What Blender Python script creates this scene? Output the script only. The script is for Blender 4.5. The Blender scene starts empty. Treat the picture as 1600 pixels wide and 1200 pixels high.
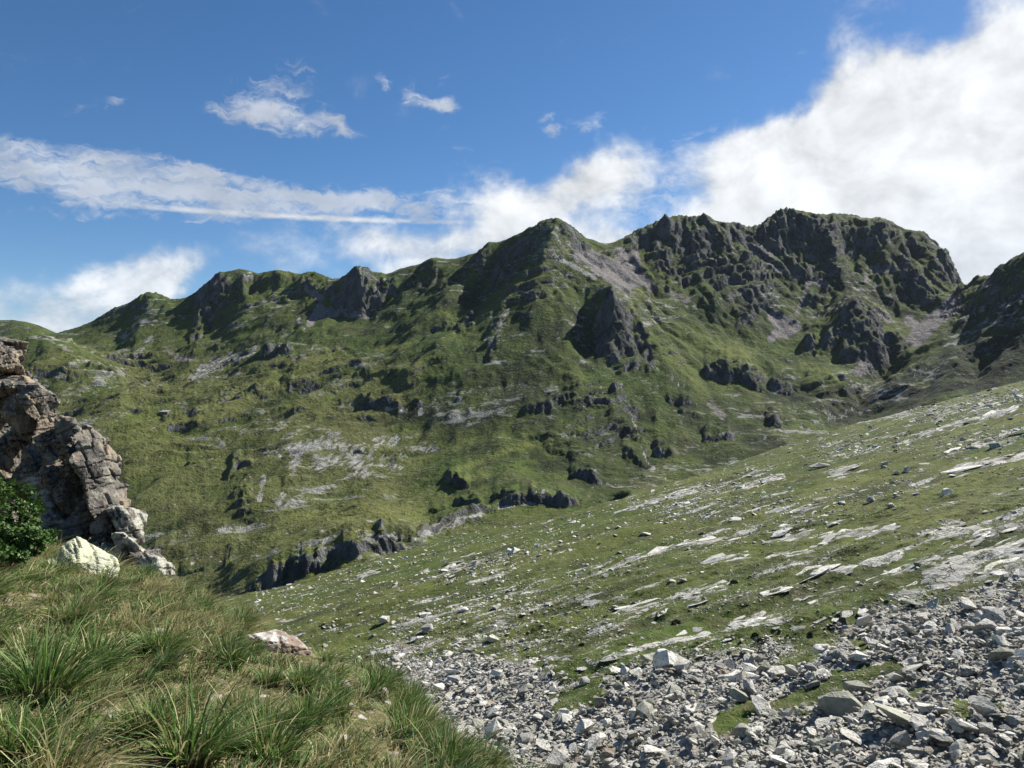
import bpy, bmesh, math, random
import numpy as np
from mathutils import Vector, Matrix, Euler
R = math.radians
scene = bpy.context.scene
COL = scene.collection

# ------------------------------------------------------------------ camera
F = 1248.0                      # focal length of the photograph in its own pixels (1600 wide)
cam_data = bpy.data.cameras.new('camera')
cam = bpy.data.objects.new('camera', cam_data)
COL.objects.link(cam)
cam.location = (0, 0, 0)
cam.rotation_euler = (R(90), 0, 0)
cam_data.sensor_width = 36.0
cam_data.lens = 36.0 * F / 1600.0
cam_data.clip_start = 0.1
cam_data.clip_end = 60000
scene.camera = cam

# ------------------------------------------------------------------ sun, sky, exposure
SUN_EL, SUN_AZ = R(41), R(55)   # azimuth measured from the view direction (+Y) towards the right (+X)
sun_dir = Vector((math.cos(SUN_EL) * math.sin(SUN_AZ), math.cos(SUN_EL) * math.cos(SUN_AZ), math.sin(SUN_EL)))
sl = bpy.data.lights.new('sun', 'SUN')
sl.energy = 5.0
sl.angle = R(0.53)
sl.color = (1.0, 0.955, 0.88)
sun = bpy.data.objects.new('sun', sl)
COL.objects.link(sun)
sun.rotation_euler = sun_dir.to_track_quat('Z', 'Y').to_euler()

scene.view_settings.view_transform = 'Standard'
scene.view_settings.look = 'None'
scene.view_settings.exposure = 0.93
scene.view_settings.gamma = 1.0
scene.view_settings.use_curve_mapping = False
scene.cycles.max_bounces = 4
scene.cycles.diffuse_bounces = 2
scene.cycles.transparent_max_bounces = 4
scene.cycles.use_denoising = True


class NT:
    """tiny helper round a node tree"""
    def __init__(self, tree):
        self.t = tree
        tree.nodes.clear()

    def n(self, typ, **kw):
        nd = self.t.nodes.new(typ)
        for k, v in kw.items():
            setattr(nd, k, v)
        return nd

    def set(self, sock, v):
        if isinstance(v, bpy.types.NodeSocket):
            self.t.links.new(v, sock)
        else:
            sock.default_value = v

    def m(self, op, a, b=0.0, c=0.0, clamp=False):
        nd = self.n('ShaderNodeMath', operation=op, use_clamp=clamp)
        for s, v in zip(nd.inputs, (a, b, c)):
            self.set(s, v)
        return nd.outputs[0]

    def v(self, op, a, b=(0, 0, 0), out=0):
        nd = self.n('ShaderNodeVectorMath', operation=op)
        self.set(nd.inputs[0], a)
        if op == 'SCALE':
            self.set(nd.inputs['Scale'], b)
        else:
            self.set(nd.inputs[1], b)
        return nd.outputs[out]

    def xyz(self, x, y, z):
        nd = self.n('ShaderNodeCombineXYZ')
        for s, v in zip(nd.inputs, (x, y, z)):
            self.set(s, v)
        return nd.outputs[0]

    def sep(self, v):
        nd = self.n('ShaderNodeSeparateXYZ')
        self.set(nd.inputs[0], v)
        return nd.outputs

    def noise(self, vec, scale, detail=4.0, rough=0.55, dist=0.0, out='Fac'):
        nd = self.n('ShaderNodeTexNoise')
        self.set(nd.inputs['Vector'], vec)
        nd.inputs['Scale'].default_value = scale
        nd.inputs['Detail'].default_value = detail
        nd.inputs['Roughness'].default_value = rough
        nd.inputs['Distortion'].default_value = dist
        return nd.outputs[out]

    def voro(self, vec, scale, feature='F1', out='Distance', rand=1.0):
        nd = self.n('ShaderNodeTexVoronoi', feature=feature)
        self.set(nd.inputs['Vector'], vec)
        nd.inputs['Scale'].default_value = scale
        nd.inputs['Randomness'].default_value = rand
        return nd.outputs[out]

    def ss(self, x, a, b, lo=0.0, hi=1.0):
        nd = self.n('ShaderNodeMapRange', interpolation_type='SMOOTHSTEP')
        self.set(nd.inputs['Value'], x)
        self.set(nd.inputs['From Min'], a)
        self.set(nd.inputs['From Max'], b)
        self.set(nd.inputs['To Min'], lo)
        self.set(nd.inputs['To Max'], hi)
        return nd.outputs[0]

    def mix(self, f, a, b, mode='MIX'):
        nd = self.n('ShaderNodeMix', data_type='RGBA', blend_type=mode)
        self.set(nd.inputs[0], f)
        for s, v in ((nd.inputs[6], a), (nd.inputs[7], b)):
            if not isinstance(v, bpy.types.NodeSocket) and len(v) == 3:
                v = (*v, 1.0)
            self.set(s, v)
        return nd.outputs[2]

    def attr(self, name, out='Color'):
        return self.n('ShaderNodeAttribute', attribute_name=name).outputs[out]

    def bump(self, h, strength=0.5, dist=1.0, normal=None):
        nd = self.n('ShaderNodeBump')
        nd.inputs['Strength'].default_value = strength
        nd.inputs['Distance'].default_value = dist
        self.set(nd.inputs['Height'], h)
        if normal is not None:
            self.set(nd.inputs['Normal'], normal)
        return nd.outputs[0]

    def bsdf(self, color, rough=0.9, normal=None, spec=0.2, translucent=None):
        b = self.n('ShaderNodeBsdfPrincipled')
        if not isinstance(color, bpy.types.NodeSocket):
            color = (*color, 1.0)
        self.set(b.inputs['Base Color'], color)
        self.set(b.inputs['Roughness'], rough)
        b.inputs['Specular IOR Level'].default_value = spec
        if normal is not None:
            self.set(b.inputs['Normal'], normal)
        out = b.outputs[0]
        if translucent is not None:
            tr = self.n('ShaderNodeBsdfTranslucent')
            self.set(tr.inputs['Color'], color)
            mx = self.n('ShaderNodeMixShader')
            mx.inputs[0].default_value = translucent
            self.t.links.new(out, mx.inputs[1])
            self.t.links.new(tr.outputs[0], mx.inputs[2])
            out = mx.outputs[0]
        o = self.n('ShaderNodeOutputMaterial')
        self.t.links.new(out, o.inputs['Surface'])


def material(name):
    m = bpy.data.materials.new(name)
    m.use_nodes = True
    return m, NT(m.node_tree)


world = bpy.data.worlds.new('World')
scene.world = world
world.use_nodes = True
world.cycles.sampling_method = 'NONE'
w = NT(world.node_tree)
SKY_STRENGTH = 0.062
sky = w.n('ShaderNodeTexSky', sky_type='NISHITA')
sky.sun_disc = False
sky.sun_elevation = SUN_EL
sky.sun_rotation = SUN_AZ
sky.altitude = 2200
sky.air_density = 1.0
sky.dust_density = 0.9
sky.ozone_density = 3.0
geo = w.n('ShaderNodeTexCoord')
D = geo.outputs['Generated']
dx, dy, dz = w.sep(D)[:3]
az = w.m('ARCTAN2', dx, dy)
hyp = w.m('SQRT', w.m('ADD', w.m('MULTIPLY', dx, dx), w.m('MULTIPLY', dy, dy)))
tel = w.m('DIVIDE', dz, w.m('MAXIMUM', hyp, 0.02))


def azel(px, py):
    a = math.atan((px - 800) / F)
    return a, (600 - py) / F * math.cos(a)


_rotv = {}


def blob(vec, px, py, rx, ry, rot=0.0, amp=1.0, acc=0.0):
    """soft elliptical cloud body seen in direction (px, py), size in photo pixels"""
    ca, ct = azel(px, py)
    rot = min((-35, -8, 0, 8, 25, 50), key=lambda q: abs(q - rot))
    c, s = math.cos(R(rot)), math.sin(R(rot))
    k = (vec.node.name, vec.name, rot)
    if k not in _rotv:
        _rotv[k] = vec if rot == 0 else w.xyz(w.v('DOT_PRODUCT', vec, (c, s, 0), out=1), w.v('DOT_PRODUCT', vec, (-s, c, 0), out=1), 0.0)
    u, v_ = c * ca + s * ct, -s * ca + c * ct
    sx, sy = F / (2.0 * rx), F / (2.0 * ry)
    nd = w.n('ShaderNodeVectorMath', operation='MULTIPLY_ADD')
    w.set(nd.inputs[0], _rotv[k]); nd.inputs[1].default_value = (sx, sy, 0); nd.inputs[2].default_value = (-u * sx, -v_ * sy, 0)
    q = w.v('DOT_PRODUCT', nd.outputs[0], nd.outputs[0], out=1)
    f = w.m('SUBTRACT', 1.0, q, clamp=True)
    return w.m('MULTIPLY_ADD', w.m('MULTIPLY', f, f), amp, acc)


def total(vec, rows):
    acc = 0.0
    for r_ in rows:
        acc = blob(vec, *r_, acc=acc)
    return acc


warp = w.noise(D, 9.0, 3.0, 0.55, out='Color')
warp2 = w.noise(D, 34.0, 3.0, 0.6, out='Color')


base_v = w.xyz(az, tel, 0.0)


def warped(k1, k2):
    d = w.v('ADD', w.v('SCALE', w.v('SUBTRACT', warp, (0.5, 0.5, 0.5)), k1), w.v('SCALE', w.v('SUBTRACT', warp2, (0.5, 0.5, 0.5)), k2))
    return w.v('MULTIPLY', w.v('ADD', base_v, d), (1, 1, 0))


# cumulus banks: the large one behind the right-hand massif, smaller ones along the ridge
q1 = warped(0.10, 0.035)
cum = total(q1, [
    (1650, 175, 170, 100, 25, 1.15), (1500, 230, 200, 90, 12, 1.15), (1340, 205, 95, 75, 25, 0.9), (1330, 300, 190, 85, 0, 1.1),
    (1520, 360, 220, 110, 0, 1.2), (1900, 240, 300, 260, 0, 1.3), (2300, 320, 400, 200, 0, 1.0),
    (1160, 235, 120, 34, 5, 0.5), (1225, 320, 80, 50, 0, 0.85), (1080, 360, 110, 30, 0, 0.4),
    (950, 275, 60, 42, 20, 0.85), (860, 310, 85, 50, 20, 0.9), (770, 340, 60, 42, 0, 0.66), (800, 400, 160, 40, 0, 0.5), (950, 375, 90, 30, 0, 0.5),
    (615, 385, 75, 38, 0, 0.62), (235, 428, 55, 38, 25, 0.66), (150, 470, 90, 34, 18, 0.52), (60, 520, 160, 34, 0, 0.36), (-300, 470, 260, 50, 0, 0.6),
    (30, 355, 60, 18, 0, 0.24), (700, 420, 420, 45, 0, 0.24), (400, 400, 160, 30, 0, 0.16)])
puff = w.noise(w.v('MULTIPLY', D, (1, 1, 1.25)), 13.0, 7.0, 0.6, 0.3)
cumd = w.m('ADD', cum, w.m('MULTIPLY', w.m('SUBTRACT', puff, 0.5), 1.9))
cum_a = w.ss(cumd, 0.22, 1.25)
# cirrus: streaks and wisps
q2 = warped(0.05, 0.03)
cir = total(q2, [
    (40, 266, 330, 21, -5, 1.0), (290, 284, 250, 19, -8, 1.0), (500, 304, 150, 12, -4, 0.8), (700, 318, 170, 17, 2, 0.7),
    (450, 190, 85, 15, -6, 0.95), (440, 135, 62, 42, 55, 0.42), (400, 165, 62, 30, 0, 0.36), (525, 190, 26, 13, -25, 0.6), (597, 128, 14, 13, 40, 0.75), (642, 140, 12, 26, -35, 0.62), (690, 120, 7, 20, -25, 0.5), (660, 168, 34, 12, 8, 0.75),
    (698, 168, 22, 11, 10, 0.75), (865, 188, 20, 14, -40, 0.6), (915, 192, 40, 11, 5, 0.62), (725, 240, 30, 5, 12, 0.6), (610, 236, 45, 5, 10, 0.3), (690, 270, 120, 8, 6, 0.3),
    (140, 165, 45, 6, 18, 0.5), (170, 152, 10, 9, 40, 0.4), (195, 172, 14, 6, -20, 0.35), (50, 328, 60, 6, 8, 0.5), (20, 90, 40, 18, 10, 0.26), (210, 12, 50, 12, -15, 0.25), (1255, 80, 14, 7, 20, 0.5), (1225, 120, 14, 14, 45, 0.35), (1205, 20, 40, 12, 0, 0.22),
    (1050, 285, 110, 15, 6, 0.75), (1000, 320, 200, 10, 2, 0.5), (1080, 215, 60, 12, 20, 0.5), (1400, 100, 60, 20, 25, 0.4), (470, 408, 320, 4, 1, 0.3), (120, 400, 240, 4, 2, 0.24)])
stre = w.noise(w.v('MULTIPLY', w.v('ADD', D, w.v('SCALE', warp2, 0.035)), (0.9, 1, 4.0)), 22.0, 5.0, 0.62, 0.6)
cird = w.m('ADD', cir, w.m('MULTIPLY', w.m('SUBTRACT', stre, 0.54), 2.3))
cir_a = w.m('MULTIPLY', w.ss(cird, 0.22, 1.25), w.ss(cir, 0.02, 0.4))
# a contrail
ctr = w.noise(w.v('MULTIPLY', D, (1, 1, 3)), 60.0, 4.0, 0.6)
con = w.m('MULTIPLY', blob(w.v('ADD', base_v, w.xyz(0.0, w.m('MULTIPLY', w.m('SUBTRACT', ctr, 0.5), 0.002), 0.0)), 450, 338, 230, 3.2, 1.2, 1.3), w.ss(ctr, 0.3, 0.6, 0.4, 1.0))
con = w.m('MULTIPLY', con, w.ss(az, azel(178, 338)[0], azel(215, 338)[0]))
# cloud light: bright tops, faint grey undersides
lum = w.m('ADD', 0.86, w.m('ADD', w.m('MULTIPLY', w.m('SUBTRACT', w.noise(D, 7.0, 3.0, 0.55), 0.5), 0.55), w.m('MULTIPLY', w.m('SUBTRACT', puff, 0.5), 0.35)))
soff = w.v('ADD', w.v('MULTIPLY', D, (1, 1, 1.25)), (0.018, 0.006, 0.022))
puff2 = w.noise(soff, 13.0, 4.0, 0.6, 0.3)
lum = w.m('ADD', lum, w.m('MULTIPLY', w.m('SUBTRACT', puff, puff2), 0.5))
lum = w.m('MULTIPLY', lum, w.ss(cumd, 0.2, 1.5, 0.86, 1.04))
bg_sky = w.n('ShaderNodeBackground')
hs = w.n('ShaderNodeHueSaturation')
hs.inputs['Saturation'].default_value = 1.2
w.t.links.new(sky.outputs[0], hs.inputs['Color'])
w.t.links.new(hs.outputs[0], bg_sky.inputs[0])
bg_sky.inputs[1].default_value = SKY_STRENGTH
cl = w.n('ShaderNodeBackground')
w.set(cl.inputs[0], w.mix(w.ss(tel, 0.02, 0.3), (0.88, 0.93, 1.0), (0.95, 0.975, 1.0)))
w.set(cl.inputs[1], w.m('MULTIPLY', lum, 0.55))
alpha = w.m('SUBTRACT', 1.0, w.m('MULTIPLY', w.m('SUBTRACT', 1.0, w.m('MULTIPLY', cum_a, 0.97)), w.m('MULTIPLY', w.m('SUBTRACT', 1.0, w.m('MULTIPLY', cir_a, 0.66)), w.m('SUBTRACT', 1.0, w.m('MULTIPLY', con, 0.75, clamp=True)))))
alpha = w.m('MULTIPLY', alpha, w.ss(tel, -0.05, 0.02), clamp=True)
mx = w.n('ShaderNodeMixShader')
w.set(mx.inputs[0], alpha)
w.t.links.new(bg_sky.outputs[0], mx.inputs[1])
w.t.links.new(cl.outputs[0], mx.inputs[2])
wo = w.n('ShaderNodeOutputWorld')
w.t.links.new(mx.outputs[0], wo.inputs[0])

# ------------------------------------------------------------------ noise in numpy
rng = np.random.default_rng(7)
_perm = rng.permutation(256).astype(np.int32)
_perm2 = np.concatenate([_perm, _perm, _perm])
_ga = rng.uniform(0, 2 * np.pi, 256)
_g2 = np.stack([np.cos(_ga), np.sin(_ga)], 1).astype(np.float32)
_g3 = rng.normal(size=(256, 3))
_g3 = (_g3 / np.linalg.norm(_g3, axis=1, keepdims=True)).astype(np.float32)
_r3 = rng.random((256, 3)).astype(np.float32)


def perlin2(x, y):
    xi = np.floor(x); yi = np.floor(y)
    fx = (x - xi).astype(np.float32); fy = (y - yi).astype(np.float32)
    xi = xi.astype(np.int32) & 255; yi = yi.astype(np.int32) & 255
    u = fx * fx * fx * (fx * (fx * 6 - 15) + 10); v = fy * fy * fy * (fy * (fy * 6 - 15) + 10)
    a = _perm2[xi]; b = _perm2[(xi + 1) & 255]
    def g(h, dx, dy):
        q = _g2[h]
        return q[..., 0] * dx + q[..., 1] * dy
    n00 = g(_perm2[a + yi], fx, fy); n10 = g(_perm2[b + yi], fx - 1, fy)
    y1 = (yi + 1) & 255
    n01 = g(_perm2[a + y1], fx, fy - 1); n11 = g(_perm2[b + y1], fx - 1, fy - 1)
    return ((n00 * (1 - u) + n10 * u) * (1 - v) + (n01 * (1 - u) + n11 * u) * v) * 1.5


def fbm2(x, y, octs=5, gain=0.5, lac=2.03, ridged=False):
    s = np.zeros(np.shape(x), np.float32); a = 1.0; tot = 0.0
    for o in range(octs):
        n = perlin2(x + 17.3 * o, y - 9.1 * o)
        if ridged:
            n = 1.0 - 2.0 * np.abs(n)
        s += a * n; tot += a
        a *= gain; x = x * lac; y = y * lac
    return s / tot


def perlin3(p):
    i = np.floor(p).astype(np.int32); f = (p - i).astype(np.float32); i &= 255
    u = f * f * f * (f * (f * 6 - 15) + 10)
    r = 0
    for cx in (0, 1):
        hx = _perm2[(i[:, 0] + cx) & 255]
        for cy in (0, 1):
            hy = _perm2[hx + ((i[:, 1] + cy) & 255)]
            for cz in (0, 1):
                q = _g3[_perm2[hy + ((i[:, 2] + cz) & 255)]]
                d = q[:, 0] * (f[:, 0] - cx) + q[:, 1] * (f[:, 1] - cy) + q[:, 2] * (f[:, 2] - cz)
                wgt = (u[:, 0] if cx else 1 - u[:, 0]) * (u[:, 1] if cy else 1 - u[:, 1]) * (u[:, 2] if cz else 1 - u[:, 2])
                r = r + d * wgt
    return r * 1.5


def fbm3(p, octs=4, gain=0.5):
    s = 0; a = 1.0; t = 0
    for o in range(octs):
        s = s + a * perlin3(p + 13.7 * o); t += a; a *= gain; p = p * 2.03
    return s / t


def worley3(p):
    """F1, F2, random value of the nearest cell"""
    i = np.floor(p).astype(np.int32); f = (p - i).astype(np.float32)
    f1 = np.full(len(p), 9.0, np.float32); f2 = f1.copy(); idv = np.zeros(len(p), np.float32)
    for cx in (-1, 0, 1):
        for cy in (-1, 0, 1):
            for cz in (-1, 0, 1):
                h = _perm2[_perm2[_perm2[(i[:, 0] + cx) & 255] + ((i[:, 1] + cy) & 255)] + ((i[:, 2] + cz) & 255)]
                d = np.sqrt(((np.array([cx, cy, cz], np.float32) + _r3[h] - f) ** 2).sum(1))
                m1 = d < f1
                f2 = np.where(m1, f1, np.minimum(f2, d))
                idv = np.where(m1, h / 255.0, idv)
                f1 = np.where(m1, d, f1)
    return f1, f2, idv


def gully2(x, y, dxs, dys, octs=3, gain=0.5):
    """stripes that run down the slope (dxs, dys = unit-ish direction across it), branching octave by octave"""
    tot = np.zeros(x.shape, np.float32); a = 1.0; at = 0
    ddx = np.zeros_like(tot); ddy = np.zeros_like(tot)
    for o in range(octs):
        px_ = x * (2.0 ** o) + 31.7 * o; py_ = y * (2.0 ** o) - 12.3 * o
        ex = dxs + ddy * 0.9; ey = dys - ddx * 0.9
        l = np.sqrt(ex * ex + ey * ey) + 1e-4
        k = np.minimum(1.0, l) / l
        ex = ex * k; ey = ey * k
        ix = np.floor(px_); iy = np.floor(py_)
        fx = (px_ - ix).astype(np.float32); fy = (py_ - iy).astype(np.float32)
        ix = ix.astype(np.int32); iy = iy.astype(np.int32)
        num = np.zeros_like(tot); den = np.zeros_like(tot); nx = np.zeros_like(tot); ny = np.zeros_like(tot)
        for cx in (-1, 0, 1):
            for cy in (-1, 0, 1):
                h = _perm2[_perm2[(ix + cx) & 255] + ((iy + cy) & 255)]
                jx = fx - cx - _r3[h, 0]; jy = fy - cy - _r3[h, 1]
                wgt = np.exp(-2.2 * (jx * jx + jy * jy))
                ph = (jx * ex + jy * ey) * 6.283
                num += wgt * np.cos(ph); den += wgt
                s = wgt * np.sin(ph)
                nx -= s * ex; ny -= s * ey
        den += 1e-5
        tot += a * num / den; at += a
        ddx += a * nx / den; ddy += a * ny / den
        a *= gain
    return tot / at


def blur(a, n, axis):
    """box blur of half-width n along an axis"""
    if n < 1:
        return a
    k = 2 * n + 1
    pad = [(0, 0), (0, 0)]; pad[axis] = (n + 1, n)
    c = np.cumsum(np.pad(a, pad, mode='edge'), axis=axis, dtype=np.float64)
    if axis == 0:
        return ((c[k:] - c[:-k]) / k).astype(np.float32)
    return ((c[:, k:] - c[:, :-k]) / k).astype(np.float32)


def sstep(x, a, b):
    t = np.clip((x - a) / (b - a), 0, 1)
    return t * t * (3 - 2 * t)


def add_obj(name, me, mat=None, parent=None, **props):
    o = bpy.data.objects.new(name, me)
    COL.objects.link(o)
    if mat is not None and me is not None and len(me.materials) == 0:
        me.materials.append(mat)
    o.parent = parent
    for k, v in props.items():
        o[k] = v
    return o


def grid_mesh(name, P, smooth=True):
    """mesh from an (nr, nc, 3) array of points"""
    nr, nc = P.shape[:2]
    me = bpy.data.meshes.new(name)
    me.vertices.add(nr * nc)
    me.vertices.foreach_set('co', P.reshape(-1).astype(np.float32))
    idx = np.arange(nr * nc, dtype=np.int32).reshape(nr, nc)
    q = np.stack([idx[:-1, :-1], idx[:-1, 1:], idx[1:, 1:], idx[1:, :-1]], -1).reshape(-1, 4)
    me.loops.add(q.size)
    me.loops.foreach_set('vertex_index', q.reshape(-1))
    me.polygons.add(len(q))
    me.polygons.foreach_set('loop_start', np.arange(0, q.size, 4, dtype=np.int32))
    me.polygons.foreach_set('use_smooth', np.full(len(q), smooth))
    me.update(calc_edges=True)
    return me


def tri_mesh(name, V, T, smooth=False):
    me = bpy.data.meshes.new(name)
    V = np.asarray(V, np.float32); T = np.asarray(T, np.int32)
    me.vertices.add(len(V)); me.vertices.foreach_set('co', V.reshape(-1))
    k = T.shape[1]
    me.loops.add(T.size); me.loops.foreach_set('vertex_index', T.reshape(-1))
    me.polygons.add(len(T)); me.polygons.foreach_set('loop_start', np.arange(0, T.size, k, dtype=np.int32))
    me.polygons.foreach_set('use_smooth', np.full(len(T), smooth))
    me.update(calc_edges=True)
    return me


def put_color(me, name, rgba):
    a = me.attributes.new(name, 'FLOAT_COLOR', 'POINT')
    a.data.foreach_set('color', np.ascontiguousarray(rgba, np.float32).reshape(-1))


def grid_normals(P):
    du = np.gradient(P, axis=1); dv = np.gradient(P, axis=0)
    n = np.cross(du, dv)
    n /= np.linalg.norm(n, axis=-1, keepdims=True) + 1e-9
    return n


def at(px, py, Y):
    """a pixel of the photograph at distance Y as a point of the scene"""
    return ((px - 800) / F * Y, Y, (600 - py) / F * Y)

# ------------------------------------------------------------------ far mountains: one height field from surveyed points
CP = []
def pts(*rows):
    CP.extend(rows)
# main skyline (photo x, photo y, distance in metres)
SKY = [(-140, 560, 2300), (-60, 548, 2300), (20, 535, 2300), (70, 528, 2300), (100, 522, 2300), (140, 508, 2250), (160, 496, 2200), (185, 482, 2150), (210, 474, 2120), (218, 466, 2120), (235, 461, 2120), (255, 464, 2120), (268, 470, 2130), (300, 462, 2080),
       (325, 446, 2030), (345, 433, 2000), (380, 425, 2000), (430, 423, 2000), (490, 425, 1960), (505, 432, 1940), (520, 442, 1850), (545, 437, 1680), (556, 430, 1660), (565, 425, 1650), (583, 434, 1665), (602, 442, 1700), (620, 428, 1740),
       (640, 418, 1750), (672, 406, 1740), (720, 404, 1690), (745, 399, 1660), (757, 387, 1640), (775, 384, 1620), (800, 378, 1590), (820, 370, 1560), (835, 358, 1530), (868, 348, 1500), (885, 357, 1500), (900, 371, 1500),
       (912, 381, 1510), (940, 387, 1550), (975, 384, 1600), (985, 377, 1640), (1010, 363, 1690), (1035, 353, 1700), (1060, 348, 1700), (1085, 350, 1710), (1100, 346, 1720), (1120, 352, 1735), (1140, 352, 1750), (1160, 361, 1770),
       (1178, 365, 1790), (1196, 362, 1810), (1206, 350, 1830), (1222, 339, 1850), (1237, 336, 1850), (1260, 342, 1850), (1300, 345, 1850), (1330, 348, 1850), (1375, 347, 1850), (1393, 356, 1840), (1405, 367, 1820), (1425, 367, 1800),
       (1442, 375, 1790), (1456, 389, 1770), (1472, 394, 1750), (1483, 402, 1720), (1490, 425, 1700), (1496, 441, 1690), (1506, 451, 1640), (1530, 434, 1420), (1560, 416, 1270), (1600, 397, 1140), (1660, 372, 1090), (1740, 345, 1050)]
pts(*SKY)
for (a, b, y) in SKY[::2]:
    pts((a, b + 45, y * 1.22), (a, b + 150, y * 1.7))
    pts((a, b + 200, y * 2.2))
# left: plateau with the hut, dome and basin
pts((-120, 560, 1350), (0, 530, 1350), (45, 526, 1320), (75, 530, 1290), (110, 549, 1240), (150, 571, 1190), (180, 590, 1140), (210, 611, 1080), (0, 545, 1700), (100, 555, 1650), (160, 562, 1600),
    (0, 620, 1050), (100, 640, 950), (0, 720, 750), (100, 720, 720), (0, 850, 470), (100, 850, 470), (-120, 700, 900), (-120, 850, 500), (50, 950, 330), (-120, 950, 330),
    (215, 500, 1960), (180, 530, 1850), (220, 545, 1700), (205, 585, 1450), (215, 608, 1250), (240, 612, 1180), (290, 604, 1180), (250, 630, 1020), (258, 655, 900), (200, 672, 830), (200, 700, 740), (190, 740, 650), (230, 790, 530), (300, 830, 440), (330, 870, 390), (330, 930, 330),
    (310, 480, 1960), (330, 520, 1800), (310, 545, 1650), (340, 580, 1400), (330, 600, 1220), (370, 575, 1330), (300, 640, 960), (300, 665, 860), (300, 700, 760), (320, 750, 620), (330, 790, 520), (380, 830, 445),
    (400, 455, 1930), (400, 490, 1760), (400, 530, 1500), (420, 560, 1280), (440, 572, 1200), (400, 600, 1080), (400, 640, 930), (400, 680, 800), (400, 725, 670), (390, 790, 500), (440, 815, 450), (430, 800, 480),
    (470, 470, 1800), (500, 470, 1720), (500, 500, 1580), (490, 520, 1450), (520, 545, 1300), (560, 550, 1260), (500, 590, 1080), (500, 640, 900), (520, 685, 760), (520, 740, 620), (500, 790, 490), (520, 806, 460), (600, 800, 470), (660, 796, 470),
    (530, 470, 1640), (550, 485, 1600), (575, 487, 1590), (600, 474, 1590), (535, 445, 1668), (590, 445, 1672), (600, 510, 1450), (600, 545, 1190), (600, 600, 970), (600, 640, 860), (600, 690, 770), (590, 740, 620), (590, 780, 510),
    (650, 440, 1690), (650, 475, 1500), (650, 510, 1230), (660, 545, 1060), (650, 590, 930), (660, 640, 820), (650, 690, 760), (650, 740, 620), (640, 775, 520),
    (700, 430, 1600), (700, 465, 1400), (690, 500, 1230), (720, 440, 1560), (740, 440, 1530), (720, 480, 1310), (700, 545, 1030), (720, 590, 900), (730, 640, 790), (720, 700, 690), (700, 745, 580), (700, 780, 500))
# the central peak: spur, triangular face, scree ridge, crag
pts((868, 365, 1440), (864, 380, 1370), (862, 392, 1320), (845, 408, 1295), (820, 430, 1270), (795, 452, 1245), (765, 478, 1215), (740, 500, 1190), (715, 525, 1150),
    (830, 400, 1440), (800, 430, 1440), (770, 455, 1440), (745, 470, 1440), (780, 420, 1530), (830, 424, 1380), (790, 462, 1340), (760, 486, 1310),
    (850, 440, 1210), (850, 480, 1110), (850, 520, 1010), (850, 560, 920), (850, 600, 830), (860, 640, 750), (850, 690, 660), (850, 730, 580), (860, 757, 500), (800, 520, 1040), (790, 560, 940), (790, 610, 840), (790, 660, 730), (780, 715, 610), (780, 748, 510), (700, 752, 540), (705, 782, 470),
    (885, 410, 1310), (905, 425, 1290), (935, 441, 1255), (965, 452, 1215), (995, 462, 1190), (900, 395, 1420), (930, 415, 1410), (960, 430, 1390), (985, 445, 1370), (950, 400, 1520), (990, 410, 1540), (1010, 440, 1440), (1020, 470, 1310),
    (930, 462, 1160), (948, 452, 1150), (900, 470, 1150), (905, 530, 1010), (900, 570, 905),
    (950, 468, 1050), (955, 490, 1025), (962, 520, 1000), (980, 550, 982), (1000, 575, 955), (944, 500, 1035), (937, 530, 1030), (928, 555, 1000), (934, 564, 950), (945, 580, 925), (975, 592, 905), (1012, 588, 905), (990, 500, 1070), (1030, 540, 1010),
    (920, 610, 830), (960, 640, 770), (950, 690, 680), (960, 740, 570), (1000, 650, 790), (1010, 700, 670), (1020, 740, 570), (920, 760, 500))
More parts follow.
